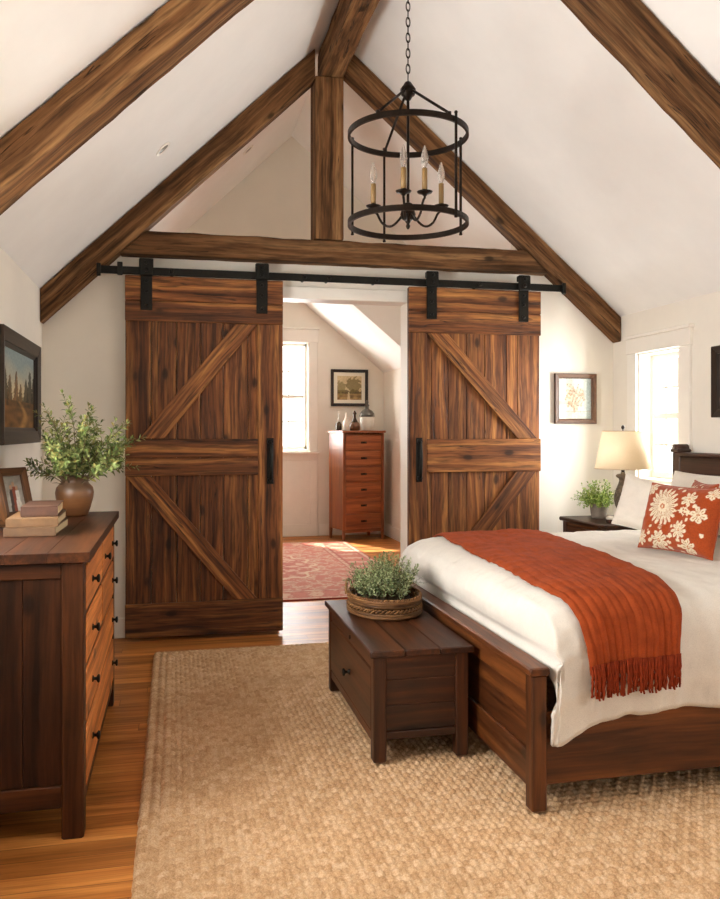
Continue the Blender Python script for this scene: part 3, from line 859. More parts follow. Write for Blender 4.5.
# ------------------------------------------------------------------ pillows
def pillow(name, mat, w, h, T, mtx, label, cat='pillow', group=None, colf=None, n=44, piping=None):
    mb = MB()
    o = thing(name, label, cat, mtx.translation, group=group)
    idx = {}
    vs, fs, cs = [], [], []
    sd = R.uniform(0, 99)
    for sgn in (1, -1):
        for i in range(n + 1):
            for j in range(n + 1):
                u, v = -1 + 2 * i / n, -1 + 2 * j / n
                edge = i in (0, n) or j in (0, n)
                if edge and sgn < 0:
                    idx[(sgn, i, j)] = idx[(1, i, j)]; continue
                uu = math.sin(u * PI / 2) * .35 + u * .65; vv = math.sin(v * PI / 2) * .35 + v * .65
                x = uu * w / 2 * (1 - .055 * (1 - vv * vv)); y = vv * h / 2 * (1 - .075 * (1 - uu * uu))
                q = max(0, (1 - uu ** 4)) * max(0, (1 - vv ** 4))
                z = sgn * T / 2 * q ** .55
                if not edge:
                    z += sgn * q * (.012 * fbm(Vector((uu * 2.1, vv * 2.1, sd + sgn)), 3)) 
                    z -= sgn * .006 * (1 - q) * abs(noise.noise(Vector((uu * 6, vv * 6, sd))))
                idx[(sgn, i, j)] = len(vs)
                vs.append(mtx @ Vector((x, y, z)))
                cs.append(colf(uu * w / 2, vv * h / 2, sgn) if colf else (1, 1, 1, 1))
    for sgn in (1, -1):
        for i in range(n):
            for j in range(n):
                f = [idx[(sgn, i, j)], idx[(sgn, i + 1, j)], idx[(sgn, i + 1, j + 1)], idx[(sgn, i, j + 1)]]
                fs.append(f if sgn > 0 else f[::-1])
    mb.add(vs, fs, smooth=True, col=cs)
    mb.build('cushion', mat, o, colors=colf is not None)
    pts = []
    for (i, j) in [(i, 0) for i in range(n)] + [(n, j) for j in range(n)] + [(n - i, n) for i in range(n)] + [(0, n - j) for j in range(n)]:
        pts.append(vs[idx[(1, i, j)]])
    pm = MB().tube(pts, .0035, 6, closed=True)
    pm.build('piping', piping or mat, o, colors=False)
    return o
def pose(cx, cy, cz, yaw, lean, roll=0.0):
    """pillow facing -X turned by yaw, leaned back towards the headboard"""
    # local x -> across the bed, local y -> up, local z -> out of the face
    base = Matrix(((0, 0, -1, 0), (-1, 0, 0, 0), (0, 1, 0, 0), (0, 0, 0, 1)))
    return Matrix.Translation((cx, cy, cz)) @ Matrix.Rotation(yaw, 4, 'Z') @ Matrix.Rotation(lean, 4, 'Y') @ base @ Matrix.Rotation(roll, 4, 'Z')
CREAM, RUST = lin('#ded0b4'), lin('#9c4117')
def flower(x, y, cx, cy, r, n, rot=0.0, inner=.28, sharp=1.0):
    dx, dy = x - cx, y - cy
    d = math.hypot(dx, dy)
    if d > r: return None
    a = math.atan2(dy, dx) + rot
    lobe = abs(math.cos(a * n / 2)) ** sharp
    if d > r * .3 and abs(math.sin(a * n / 2)) < .22 and d < r * (.3 + .45 * lobe): return lin('#a8764c')
    if d < r * inner * .55: return lin('#b8693f') if d > r * .07 else CREAM
    if d < r * (.35 + .65 * lobe) and not (lobe < .35 and d > r * inner): return CREAM
    return None
def floral(x, y, s):
    # main bloom and the smaller sprays round it, as in a block print
    wob = .004 * noise.noise(Vector((x * 60, y * 60, 0)))
    x2, y2 = x + wob, y + wob
    for f in ((-.062, .045, .098, 19, .2, .25, .6), (.088, .093, .040, 7, .5, .3, .7), (.068, -.062, .046, 9, .1, .3, .7),
              (-.055, -.125, .052, 8, .3, .3, .7), (.155, .02, .042, 6, .2, .3, .7), (-.175, .13, .034, 7, 0, .3, .7),
              (-.178, -.115, .038, 7, .7, .3, .7), (.12, -.135, .040, 7, .4, .3, .7), (.19, .125, .03, 6, .4, .3, .7)):
        c = flower(x2, y2, *f)
        if c: return c
    for (ax, ay, bx, by) in ((.04, .03, .16, .02), (.068, -.10, .068, -.17), (.088, .05, .075, .01), (-.055, -.07, -.055, -.05), (.01, -.09, .0, -.16), (-.13, -.08, -.1, -.17)):
        vx, vy = bx - ax, by - ay; l = math.hypot(vx, vy)
        t = max(0, min(1, ((x - ax) * vx + (y - ay) * vy) / (l * l)))
        d = math.hypot(x2 - ax - vx * t, y2 - ay - vy * t - .006 * math.sin(t * 6))
        if d < .0035 or (abs(math.sin(t * 9)) > .8 and d < .013): return CREAM
    for (cx, cy, r) in ((.02, -.095, .011), (.013, -.05, .008), (.03, .135, .009), (-.12, -.06, .008), (.13, .06, .010), (.105, -.01, .009), (-.01, .15, .008), (.185, -.07, .01)):
        if math.hypot(x2 - cx, y2 - cy) < r: return CREAM
    return RUST
M['floral'] = colattr('floral_cotton', .9, 160, .3, .2)
M['linen'] = cloth('pillow_linen', '#e4dccf', 380, .25, .9, .04, .25)
M['rust'] = cloth('rust_cotton', '#9c4117', 300, .3, .95, .12, .25)
pillow('throw_pillow', M['floral'], .445, .32, .13, pose(2.273, 3.361, .898, .204, .289),
       'rust orange cushion printed with large cream flowers, front of the pillows', colf=floral, n=130, piping=M['rust'])
pillow('bed_pillow', M['linen'], .40, .275, .12, pose(2.385, 3.775, .914, .45, .24, -.17),
       'plain off-white pillow leaning beside the floral cushion, on the lamp side')
pillow('throw_pillow', M['floral'], .34, .31, .09, pose(2.55, 3.61, .898, -.3, .2),
       'second rust cushion mostly hidden behind the floral cushion', colf=floral, n=60, piping=M['rust'])
pillow('bed_pillow', M['linen'], .62, .33, .14, pose(2.85, 4.02, .908, 0, .25),
       'off-white pillow against the headboard, at the lamp side')
pillow('bed_pillow', M['linen'], .62, .33, .14, pose(2.85, 3.30, .908, 0, .25),
       'off-white pillow against the headboard, behind the floral cushion')
pillow('bed_pillow', M['linen'], .46, .33, .13, pose(2.58, 2.98, .908, -.1, .24),
       'off-white pillow cut by the picture edge, below the floral cushion')

# ------------------------------------------------------------------ nightstand, lamp, potted plant, trinket box
nx0, nx1, ny0, ny1, nz = 2.555, 3.03, 4.60, 5.10, .73
o = thing('nightstand', 'small dark wooden nightstand with a drawer, in the corner under the lamp', 'nightstand', ((nx0 + nx1) / 2, (ny0 + ny1) / 2, 0))
MB().box(nx0 - .02, nx1 + .01, ny0 - .02, ny1 + .02, nz - .026, nz, 'y', .006).build('top', M['walnut'], o)
for x, y in ((nx0, ny0), (nx1 - .045, ny0), (nx0, ny1 - .045), (nx1 - .045, ny1 - .045)):
    MB().box(x, x + .045, y, y + .045, 0, nz - .027, 'z', .003).build('leg', M['walnut'], o)
for y0, y1 in ((ny0 + .008, ny0 + .026), (ny1 - .026, ny1 - .008)):
    MB().box(nx0 + .0455, nx1 - .0455, y0, y1, .22, nz - .027, 'x', .003).build('side_panel', M['walnut'], o)
MB().box(nx1 - .03, nx1 - .01, ny0 + .0455, ny1 - .0455, .22, nz - .027, 'y', .003).build('back_panel', M['walnut'], o)
MB().box(nx0 + .006, nx0 + .028, ny0 + .0455, ny1 - .0455, nz - .05, nz - .027, 'y', .002).box(nx0 + .006, nx0 + .028, ny0 + .0455, ny1 - .0455, nz - .235, nz - .205, 'y', .002).build('front_rail', M['walnut'], o)
d = MB().box(nx0 + .003, nx0 + .03, ny0 + .049, ny1 - .049, nz - .202, nz - .053, 'y', .004).build('drawer', M['walnut'], o)
knob(d, (nx0 + .003, (ny0 + ny1) / 2, nz - .125), (-1, 0, 0), .015)
d = MB().box(nx0 + .008, nx0 + .03, ny0 + .049, ny1 - .049, .225, nz - .238, 'y', .004).build('lower_panel', M['walnut'], o)
MB().box(nx0 + .046, nx1 - .046, ny0 + .027, ny1 - .027, .20, .219, 'y', .002).build('shelf', M['walnut'], o)

LX, LY = 2.815, 4.78
o = thing('table_lamp', 'table lamp with cream drum shade and grey turned base on the nightstand', 'lamp', (LX, LY, nz + .001))
M['lampbase'] = wood('weathered_base', '#4a4034', '#6f6252', '#8d806e', sx=6, sy=30, fine=150, rough=.7, bstr=.5, vary=.1, spec=.25)
MB().lathe([(.0, 0), (.062, 0), (.066, .008), (.062, .018), (.040, .028), (.030, .045), (.034, .065), (.048, .095), (.056, .13), (.054, .165), (.042, .205), (.029, .235), (.024, .255), (.026, .268), (.042, .280), (.045, .288), (.038, .296), (.014, .302), (.014, .312), (0, .312)], (LX, LY, nz + .001), 36).build('base', M['lampbase'], o)
MB().lathe([(.011, .3125), (.011, .36), (.004, .362), (.004, .588), (0, .588)], (LX, LY, nz), 16).build('stem', M['bronze'], o)
m, nt, b = newmat('linen_shade')
nt.nodes.remove(b)
tc = nd(nt, 'ShaderNodeTexCoord').outputs['Object']
wv = noise_t(nt, mapping(nt, tc, (1, 1, 1)), 400, 2, .5)
cc = ramp(nt, wv, [(.3, lin('#d9c6a8')), (.7, lin('#e8d8be'))])
df = nd(nt, 'ShaderNodeBsdfDiffuse', i_Color=cc); tl = nd(nt, 'ShaderNodeBsdfTranslucent', i_Color=cc)
ms = nd(nt, 'ShaderNodeMixShader', i_0=.5)
nt.links.new(df.outputs[0], ms.inputs[1]); nt.links.new(tl.outputs[0], ms.inputs[2]); nt.links.new(ms.outputs[0], nt.nodes['Material Output'].inputs[0])
M['shade'] = m
sh = MB().lathe([(.174, .332), (.176, .332), (.1285, .578), (.1265, .578)], (LX, LY, nz), 48, cap=False).build('lamp_shade', M['shade'], o, label='cream linen lamp shade')
tm = MB()
for r_, z_ in ((.1755, .335), (.1275, .575)):
    tm.tube([(LX + r_ * math.cos(2 * PI * k / 48), LY + r_ * math.sin(2 * PI * k / 48), nz + z_) for k in range(48)], .003, 6, closed=True)
for k in range(3):
    a = 2 * PI * k / 3
    tm.tube([(LX, LY, nz + .57), (LX + .126 * math.cos(a), LY + .126 * math.sin(a), nz + .57)], .0018, 6)
tm.build('shade_wire', M['shade'], sh)
MB().lathe([(.004, .588), (.010, .592), (.012, .600), (.008, .610), (.004, .614), (0, .615)], (LX, LY, nz), 16).build('finial', M['bronze'], o)
M['bulb_frost'] = plain('frosted_bulb', '#f4efe4', .35)
MB().lathe([(0, .36), (.014, .362), (.014, .385), (.028, .42), (.031, .44), (.024, .465), (0, .476)], (LX + .0, LY, nz), 20).build('bulb', M['bulb_frost'], o)

def leafmat(name, cols, rough=.55):
    m, nt, b = newmat(name)
    br = nd(nt, 'ShaderNodeAttribute', attribute_name='br').outputs['Fac']
    nt.links.new(ramp(nt, br, [(i / (len(cols) - 1), lin(c)) for i, c in enumerate(cols)]), b.inputs['Base Color'])
    b.inputs['Roughness'].default_value = rough
    b.inputs['Specular IOR Level'].default_value = .35
    b.inputs['Transmission Weight'].default_value = 0
    b.inputs['Subsurface Weight'].default_value = 0
    return m
M['leaf_olive'] = leafmat('olive_leaves', ['#3f4e22', '#586832', '#738044', '#91975a', '#86783c'])
M['leaf_sage'] = leafmat('sage_leaves', ['#465430', '#687848', '#8f9c6a', '#b4bc8e', '#5f6c40'])
M['leaf_lime'] = leafmat('lime_leaves', ['#5d7a2c', '#7f9c40', '#a3b95c', '#c0cf7e'])
M['stem'] = plain('plant_stem', '#5b4a30', .8, 0, .2, 40)
AVOID, AVOID_LEAF = [], []
def blocked(q):
    return any(a[0] < q[0] < a[1] and a[2] < q[1] < a[3] and a[4] < q[2] < a[5] for a in AVOID)
def leaf(mb, p, d, up, L, W, br):
    if any(f(p) or f(p + d.normalized() * L) for f in AVOID_LEAF): return
    if AVOID and (blocked(p) or blocked(p + d.normalized() * L) or blocked(p + d.normalized() * L * .5)): return
    d = d.normalized(); s = d.cross(up)
    if s.length < 1e-4: s = d.cross(Vector((1, 0, .2)))
    s.normalize(); u = s.cross(d).normalized()
    a = p; t = p + d * L - u * L * .12
    m1 = p + d * L * .45
    c1 = m1 + s * W * .5 + u * W * .12; c2 = m1 - s * W * .5 + u * W * .12
    c3 = p + d * L * .75 + s * W * .36 + u * W * .05; c4 = p + d * L * .75 - s * W * .36 + u * W * .05
    mid = m1 - u * W * .06; mid2 = p + d * L * .75 - u * W * .1
    mb.add([a, c1, mid, c2, c3, mid2, c4, t], [[0, 1, 2], [0, 2, 3], [1, 4, 5, 2], [2, 5, 6, 3], [4, 7, 5], [5, 7, 6]], br=br)
def rvec(a=1.0):
    return Vector((R.uniform(-a, a), R.uniform(-a, a), R.uniform(-a, a)))

def sprig(fm, sm_, p0, d0, L, nl, ll, lw, bend, gravity=.0, r0=.003, start=.2, brs=None, spread=.9):
    """one stem with leaves up both sides; returns the points of the stem"""
    p, d = Vector(p0), Vector(d0).normalized()
    n = 10
    pts = [p.copy()]
    axis = rvec().normalized()
    for i in range(n):
        d = (d + bend * axis * (1 / n) + Vector((0, 0, -gravity / n))).normalized()
        p = p + d * (L / n)
        pts.append(p.copy())
    if AVOID:
        while len(pts) > 3 and any(blocked(q) for q in pts): pts.pop()
        n = len(pts) - 1
    sm_.tube(pts, [r0 * (1 - .7 * i / n) for i in range(n + 1)], 5)
    ph = R.uniform(0, 6)
    for k in range(nl):
        f = start + (1 - start) * (k + .5) / nl
        x = f * n; i = min(int(x), n - 1)
        q = pts[i].lerp(pts[i + 1], x - i)
        dd = (pts[i + 1] - pts[i]).normalized()
        a1 = dd.cross(Vector((.3, .2, 1)).normalized()).normalized(); a2 = dd.cross(a1)
        th = ph + k * 2.4
        o_ = a1 * math.cos(th) + a2 * math.sin(th)
        ld = dd * R.uniform(.45, .8) + o_ * spread + rvec(.15)
        sc = (1 - .45 * f) * R.uniform(.75, 1.15)
        leaf(fm, q, ld, dd, ll * sc, lw * sc, R.random() if brs is None else R.uniform(*brs))
    dd = (pts[-1] - pts[-2]).normalized()
    for k in range(3):
        leaf(fm, pts[-1], dd + rvec(.5), Vector((0, 0, 1)), ll * .6, lw * .6, R.random())
    return pts

# potted plant on the nightstand
px, py = 2.735, 4.945
o = thing('potted_plant', 'small bright green plant in a grey clay pot on the nightstand', 'plant', (px, py, nz + .001))
M['clay'] = plain('grey_clay', '#8c8073', .85, 0, .15, 40, .4, spec=.2)
MB().lathe([(0, 0), (.044, 0), (.050, .02), (.056, .065), (.058, .085), (.060, .098), (.054, .099), (.050, .080), (0, .078)], (px, py, nz + .001), 32).build('pot', M['clay'], o)
M['soil'] = plain('soil', '#2c2118', 1, 0, .3, 60, .5)
MB().lathe([(.0485, .0795), (.049, .083), (0, .088)], (px, py, nz + .001), 24).build('soil', M['soil'], o)
fm, st = MB(), MB()
for i in range(95):
    a = R.uniform(0, 2 * PI); e = R.uniform(.25, 1.4)
    d = Vector((math.cos(a) * math.cos(e), math.sin(a) * math.cos(e), math.sin(e)))
    sprig(fm, st, (px + .02 * math.cos(a), py + .02 * math.sin(a), nz + .09), d, R.uniform(.09, .16) * (.55 if d.x * .4 - d.y * .9 > .3 else 1), 14, .032, .0145, .5, .3, .0013, .2)
fo = fm.build('foliage', M['leaf_lime'], o, recalc=False)
st.build('stems', M['stem'], fo)

o = thing('trinket_dish', 'tiny dark trinket box with a pale stone lid beside the plant pot', 'trinket box', (2.665, 4.665, nz + .001))
MB().lathe([(0, 0), (.030, 0), (.032, .004), (.032, .018), (.030, .02), (0, .02)], (2.665, 4.665, nz + .001), 24).build('box', M['walnut'], o)
M['stone'] = plain('pale_stone', '#cfc4b3', .6, 0, .1, 50, .1)
MB().lathe([(0, .0205), (.024, .0205), (.030, .026), (.026, .036), (.014, .042), (0, .043)], (2.665, 4.665, nz + .001), 24, sx=1.1).build('lid', M['stone'], o)

# ------------------------------------------------------------------ pictures
def canvas(fn, nx, ny):
    def f(P, u0, u1, v0, v1):
        mb = MB(); vs, cs, fs = [], [], []
        for i in range(nx + 1):
            for j in range(ny + 1):
                u, v = i / nx, j / ny
                vs.append(P(u0 + (u1 - u0) * u, v0 + (v1 - v0) * v)); cs.append(fn(u, v))
        for i in range(nx):
            for j in range(ny):
                fs.append([i * (ny + 1) + j, (i + 1) * (ny + 1) + j, (i + 1) * (ny + 1) + j + 1, i * (ny + 1) + j + 1])
        mb.add(vs, fs, col=cs)
        return mb
    return f
def lerpc(a, b, t):
    t = max(0, min(1, t)); return tuple(a[i] * (1 - t) + b[i] * t for i in range(3)) + (1,)
def picture(name, P, u0, u1, v0, v1, fw, depth, mat, art, label, cat='framed picture', mat_w=0.0, lip=.010, glass=False, kind=None):
    """P(u, v, w): w is the distance off the wall"""
    o = thing(name, label, cat, P((u0 + u1) / 2, v0, .001))
    mb = MB()
    def strip(a, b):
        (au, av), (bu, bv), (cu, cv), (du, dv) = a
        A = [P(au, av, .001), P(bu, bv, .001), P(bu, bv, depth * .8), P(au, av, depth)]
        B = [P(cu, cv, .001), P(du, dv, .001), P(du, dv, depth * .8), P(cu, cv, depth)]
        mb.loft4(A, B, .0025)
    i0, i1, j0, j1 = u0 + fw, u1 - fw, v0 + fw, v1 - fw
    for q in (((u0, v0), (i0, j0), (u0, v1), (i0, j1)), ((u1, v0), (i1, j0), (u1, v1), (i1, j1)),
              ((u0, v0), (i0, j0), (u1, v0), (i1, j0)), ((u0, v1), (i0, j1), (u1, v1), (i1, j1))):
        strip(q, None)
    mb.build('frame', mat, o)
    mb = MB()
    l = lip
    for q in (((i0, j0), (i0 + l, j0 + l), (i0, j1), (i0 + l, j1 - l)), ((i1, j0), (i1 - l, j0 + l), (i1, j1), (i1 - l, j1 - l)),
              ((i0, j0), (i0 + l, j0 + l), (i1, j0), (i1 - l, j0 + l)), ((i0, j1), (i0 + l, j1 - l), (i1, j1), (i1 - l, j1 - l))):
        (au, av), (bu, bv), (cu, cv), (du, dv) = q
        mb.loft4([P(au, av, .002), P(bu, bv, .002), P(bu, bv, depth * .45), P(au, av, depth * .62)], [P(cu, cv, .002), P(du, dv, .002), P(du, dv, depth * .45), P(cu, cv, depth * .62)], .001)
    mb.build('inner_lip', mat, o)
    zc = depth * .35
    c = art(lambda u, v: P(u, v, zc), i0 + mat_w, i1 - mat_w, j0 + mat_w, j1 - mat_w)
    c.build('picture', M['paint'], o, colors=True, recalc=False)
    if mat_w:
        w = MB(); a0, a1, b0, b1 = i0 + mat_w, i1 - mat_w, j0 + mat_w, j1 - mat_w
        for (p0, p1, r0, r1) in ((i0, a0, j0, j1), (a1, i1, j0, j1), (a0, a1, j0, b0), (a0, a1, b1, j1)):
            w.add([P(p0, r0, zc + .0015), P(p1, r0, zc + .0015), P(p1, r1, zc + .0015), P(p0, r1, zc + .0015), P(p0, r0, zc - .001), P(p1, r0, zc - .001), P(p1, r1, zc - .001), P(p0, r1, zc - .001)],
                  [[0, 1, 2, 3], [7, 6, 5, 4], [0, 4, 5, 1], [1, 5, 6, 2], [2, 6, 7, 3], [3, 7, 4, 0]])
        w.build('mount_board', M['mount'], o)
    if glass:
        g = MB().add([P(i0, j0, zc + .004), P(i1, j0, zc + .004), P(i1, j1, zc + .004), P(i0, j1, zc + .004), P(i0, j0, zc + .006), P(i1, j0, zc + .006), P(i1, j1, zc + .006), P(i0, j1, zc + .006)],
                 [[0, 1, 2, 3], [7, 6, 5, 4], [0, 4, 5, 1], [1, 5, 6, 2], [2, 6, 7, 3], [3, 7, 4, 0]])
        gm = MB(); gm.add([P(i0, j0, zc + .004), P(i1, j0, zc + .004), P(i1, j1, zc + .004), P(i0, j1, zc + .004), P(i0, j0, zc + .006), P(i1, j0, zc + .006), P(i1, j1, zc + .006), P(i0, j1, zc + .006)],
                 [[0, 1, 2, 3], [7, 6, 5, 4], [0, 4, 5, 1], [1, 5, 6, 2], [2, 6, 7, 3], [3, 7, 4, 0]])
        gm.build('glass', M['glass'], o)
    return o
M['paint'] = colattr('painted_picture', .6, 0)
M['mount'] = plain('mount_board', '#e9e3d2', .9)
N_ = lambda x, y, s=0: noise.noise(Vector((x, y, s)))
def forest(u, v):
    hor = .36
    if v > hor:
        c = lerpc(lin('#d9c79c'), lin('#8fa0a0'), (v - hor) / (1 - hor) * 1.3 + .25 * N_(u * 3, v * 5, 1))
        for (cx, top, w, col) in ((.10, .74, .15, '#4a3a22'), (.24, .66, .10, '#6b4d2a'), (.42, .72, .10, '#8a5e30'), (.55, .58, .09, '#7a5a32'), (.72, .66, .12, '#3f3320'), (.85, .78, .13, '#352c1c'), (.97, .70, .10, '#3a3020')):
            if v < top + .03 * N_(u * 20, v * 20):
                hw = 1.7 * w * (.18 + .82 * (top - v) / (top - hor)) * .5 * (1 + .5 * N_(v * 40, cx * 9))
                if abs(u - cx + .01 * N_(v * 30, cx)) < hw: c = lerpc(c, lerpc(lin(col), lin('#2a2416'), .5 + N_(u * 30, v * 12)), .9)
        return c
    g = lerpc(lin('#4e3a20'), lin('#94683a'), .5 + .8 * N_(u * 5, v * 14, 4))
    pathx = .52 + .18 * math.sin(v * 9)
    g = lerpc(lin('#b98c52'), g, abs(u - pathx) / (.06 + .25 * (hor - v)))
    if v > hor - .07: g = lerpc(g, lin('#3f3018'), .7 * max(0, .6 + N_(u * 14, v * 20, 2)))
    return lerpc(g, lin('#2e2212'), .5 * max(0, N_(u * 9, v * 16, 8)))
PLW = lambda u, v, w: (XL + w, u, v)
picture('framed_painting', PLW, 3.98, 5.035, 1.24, 1.79, .065, .045, M['frame_dark'], canvas(forest, 110, 70), 'dark framed autumn forest painting above the dresser', lip=.018)
def botanic(u, v):
    c = lerpc(lin('#dfe4de'), lin('#c7d2cd'), .5 + N_(u * 3, v * 3, 2))
    if abs(u - .32) < .09: c = lerpc(c, lin('#b3b5a0'), .5)
    if u > .84: c = lerpc(c, lin('#93a39c'), .7)
    if .36 < v < .45 and u < .4: c = lerpc(c, lin('#b98f6a'), .45)
    if abs(v - .20) < .012: c = lerpc(c, lin('#b08a66'), .55)
    d = math.hypot((u - .48) / .30, (v - .52) / .34)
    n = N_(u * 9, v * 9, 6)
    if d < .9 + n * .6:
        c = lerpc(c, lin('#c69a72') if N_(u * 14, v * 14, 9) > 0 else lin('#e2c9ab'), .75)
        if N_(u * 22, v * 22, 3) > .25: c = lerpc(c, lin('#6f5a48'), .7)
    return c
PBK = lambda u, v, w: (u, YB - w, v)
picture('framed_print', PBK, 2.625, 2.945, 1.358, 1.716, .030, .030, M['frame_brown'], canvas(botanic, 60, 66), 'small brown framed botanical print hanging right of the barn door', lip=.006, glass=True)
def dusk(u, v):
    c = lerpc(lin('#3a2f28'), lin('#6a5a4c'), v + .4 * N_(u * 4, v * 4, 2))
    return lerpc(c, lin('#a08a70'), max(0, N_(u * 6, v * 9, 5)))
PRW = lambda u, v, w: (XR - w, u, v)
picture('framed_print', PRW, 3.40, 4.235, 1.385, 1.80, .045, .028, M['frame_dark'], canvas(dusk, 40, 30), 'dark framed picture on the wall above the headboard', lip=.012)
def lane(u, v):
    c = lerpc(lin('#c9b088'), lin('#d8c8a0'), v + .5 * N_(u * 3, v * 3, 1))
    if v < .35: c = lerpc(lin('#7a6340'), lin('#b39566'), .5 + N_(u * 6, v * 10, 2))
    if .25 < v < .40 + .12 * N_(u * 7, 1, 3): c = lerpc(c, lin('#4f4630'), .8)
    d = math.hypot((u - .66) / .3, (v - .62) / .30)
    if d < 1 + .5 * N_(u * 12, v * 12, 4): c = lerpc(c, lin('#6f6238'), .75)
    d = math.hypot((u - .15) / .18, (v - .5) / .28)
    if d < 1 + .6 * N_(u * 12, v * 12, 7): c = lerpc(c, lin('#7f7448'), .7)
    if abs(u - .47) < .03 + .12 * (.3 - v) and v < .33: c = lerpc(c, lin('#e0cfa6'), .8)
    return c
PFW = lambda u, v, w: (u, YFAR - w, v)
picture('framed_print', PFW, 1.912, 2.39, 1.625, 2.09, .032, .030, M['frame_dark'], canvas(lane, 60, 56), 'dark framed sepia landscape print above the tall chest of drawers', mat_w=.05, lip=.006)

# ------------------------------------------------------------------ things on the dresser
ZT = DZ + .001
vx, vy = -.450, 3.965
o = thing('vase_of_branches', 'brown stoneware vase of leafy olive branches on the dresser', 'vase', (vx, vy, ZT))
m, nt, b = newmat('stoneware')
tc = nd(nt, 'ShaderNodeTexCoord').outputs['Object']
z_ = nd(nt, 'ShaderNodeSeparateXYZ', i_0=tc).outputs[2]
n1 = noise_t(nt, mapping(nt, tc, (6, 6, 40)), 1, 4, .6)
cc = ramp(nt, mathn(nt, 'MULTIPLY_ADD', n1, .5, mathn(nt, 'MULTIPLY', z_, 2.6)), [(.2, lin('#56331a')), (.45, lin('#744a26')), (.62, lin('#614732')), (.8, lin('#523c28'))])
nt.links.new(cc, b.inputs['Base Color']); b.inputs['Roughness'].default_value = .42
bump(nt, b, n1, .25, .004)
M['stoneware'] = m
MB().lathe([(0, 0), (.056, 0), (.060, .006), (.070, .035), (.082, .080), (.085, .105), (.080, .128), (.064, .146), (.058, .156), (.060, .166), (.069, .176), (.070, .181), (.062, .182), (.054, .168), (.052, .150), (.07, .12), (.05, .03), (0, .02)], (vx, vy, ZT), 40).build('vase', M['stoneware'], o)
AVOID[:] = [(-.80, -.53, 3.6, 3.98, DZ - .02, DZ + .27), (-1, XL + .004, 3, 5, 0, 3), (-.9, -.15, 3.7, 4.3, DZ - .1, DZ + .012)]
AVOID_LEAF[:] = [lambda q: q.z < ZT + .180 and math.hypot(q.x - vx, q.y - vy) < .10]
fm, st = MB(), MB()
dirs = []
for i in range(34):
    a = i * 2.39996; e = math.radians(88 - 62 * math.sqrt((i + .5) / 34))
    dirs.append((a, e))
for i, (a, e) in enumerate(dirs):
    d = Vector((math.cos(a) * math.cos(e), math.sin(a) * math.cos(e), math.sin(e))) + rvec(.12)
    wallward = d.x < -.35
    L = R.uniform(.30, .40) * (1.0 if e > .9 else .82) * (.72 if wallward else 1) 
    L = min(L, .36) if i not in (2, 5) else .40
    pts = sprig(fm, st, (vx + .03 * math.cos(a) * math.cos(e), vy + .03 * math.sin(a) * math.cos(e), ZT + .13), d, L, 26, .046, .0175, .35, .10, .0028, .28)
    for k in (3, 4, 5, 6, 7, 8):
        if k >= len(pts): continue
        p = pts[k]; dd = (pts[k] - pts[k - 1]).normalized()
        sprig(fm, st, p, dd + rvec(.75) + Vector((0, 0, .15)), R.uniform(.07, .13), 11, .042, .016, .3, .05, .0016, .1)
fo = fm.build('foliage', M['leaf_olive'], o, recalc=False)
st.build('stems', M['stem'], fo)

AVOID[:] = []; AVOID_LEAF[:] = []
M['pages'] = plain('page_edges', '#bda67f', .9, 0, .12, 90, .2)
def cover(name, c):
    return plain(name, c, .55, 0, .25, 25, .15)
def book(x0, x1, y0, y1, z0, z1, col, label, rot=0.0):
    o = thing('book', label, 'book', ((x0 + x1) / 2, (y0 + y1) / 2, z0), rot, group='books stacked on the dresser')
    w, l, h = (x1 - x0) / 2, (y1 - y0) / 2, z1 - z0
    cm = cover('book_cover', col)
    c = MB().box(-w, w, -l, l, 0, .003, 'x', .001).box(-w, w, -l, l, h - .003, h, 'x', .001).box(-w, w, -l, -l + .005, .003, h - .003, 'x', .001)
    c.build('cover', cm, o, local=True)
    MB().box(-w + .004, w - .004, -l + .0055, l - .004, .0032, h - .0032, 'y', .001).build('pages', M['pages'], o, local=True)
    return o
book(-.605, -.425, 3.185, 3.52, ZT, ZT + .033, '#583c21', 'tan clothbound book at the bottom of the stack on the dresser', -.02)
book(-.605, -.425, 3.19, 3.52, ZT + .0335, ZT + .066, '#654728', 'pale brown book in the middle of the stack on the dresser', .03)
book(-.565, -.435, 3.24, 3.52, ZT + .067, ZT + .105, '#422411', 'dark leather book topmost of the stack on the dresser', .05)

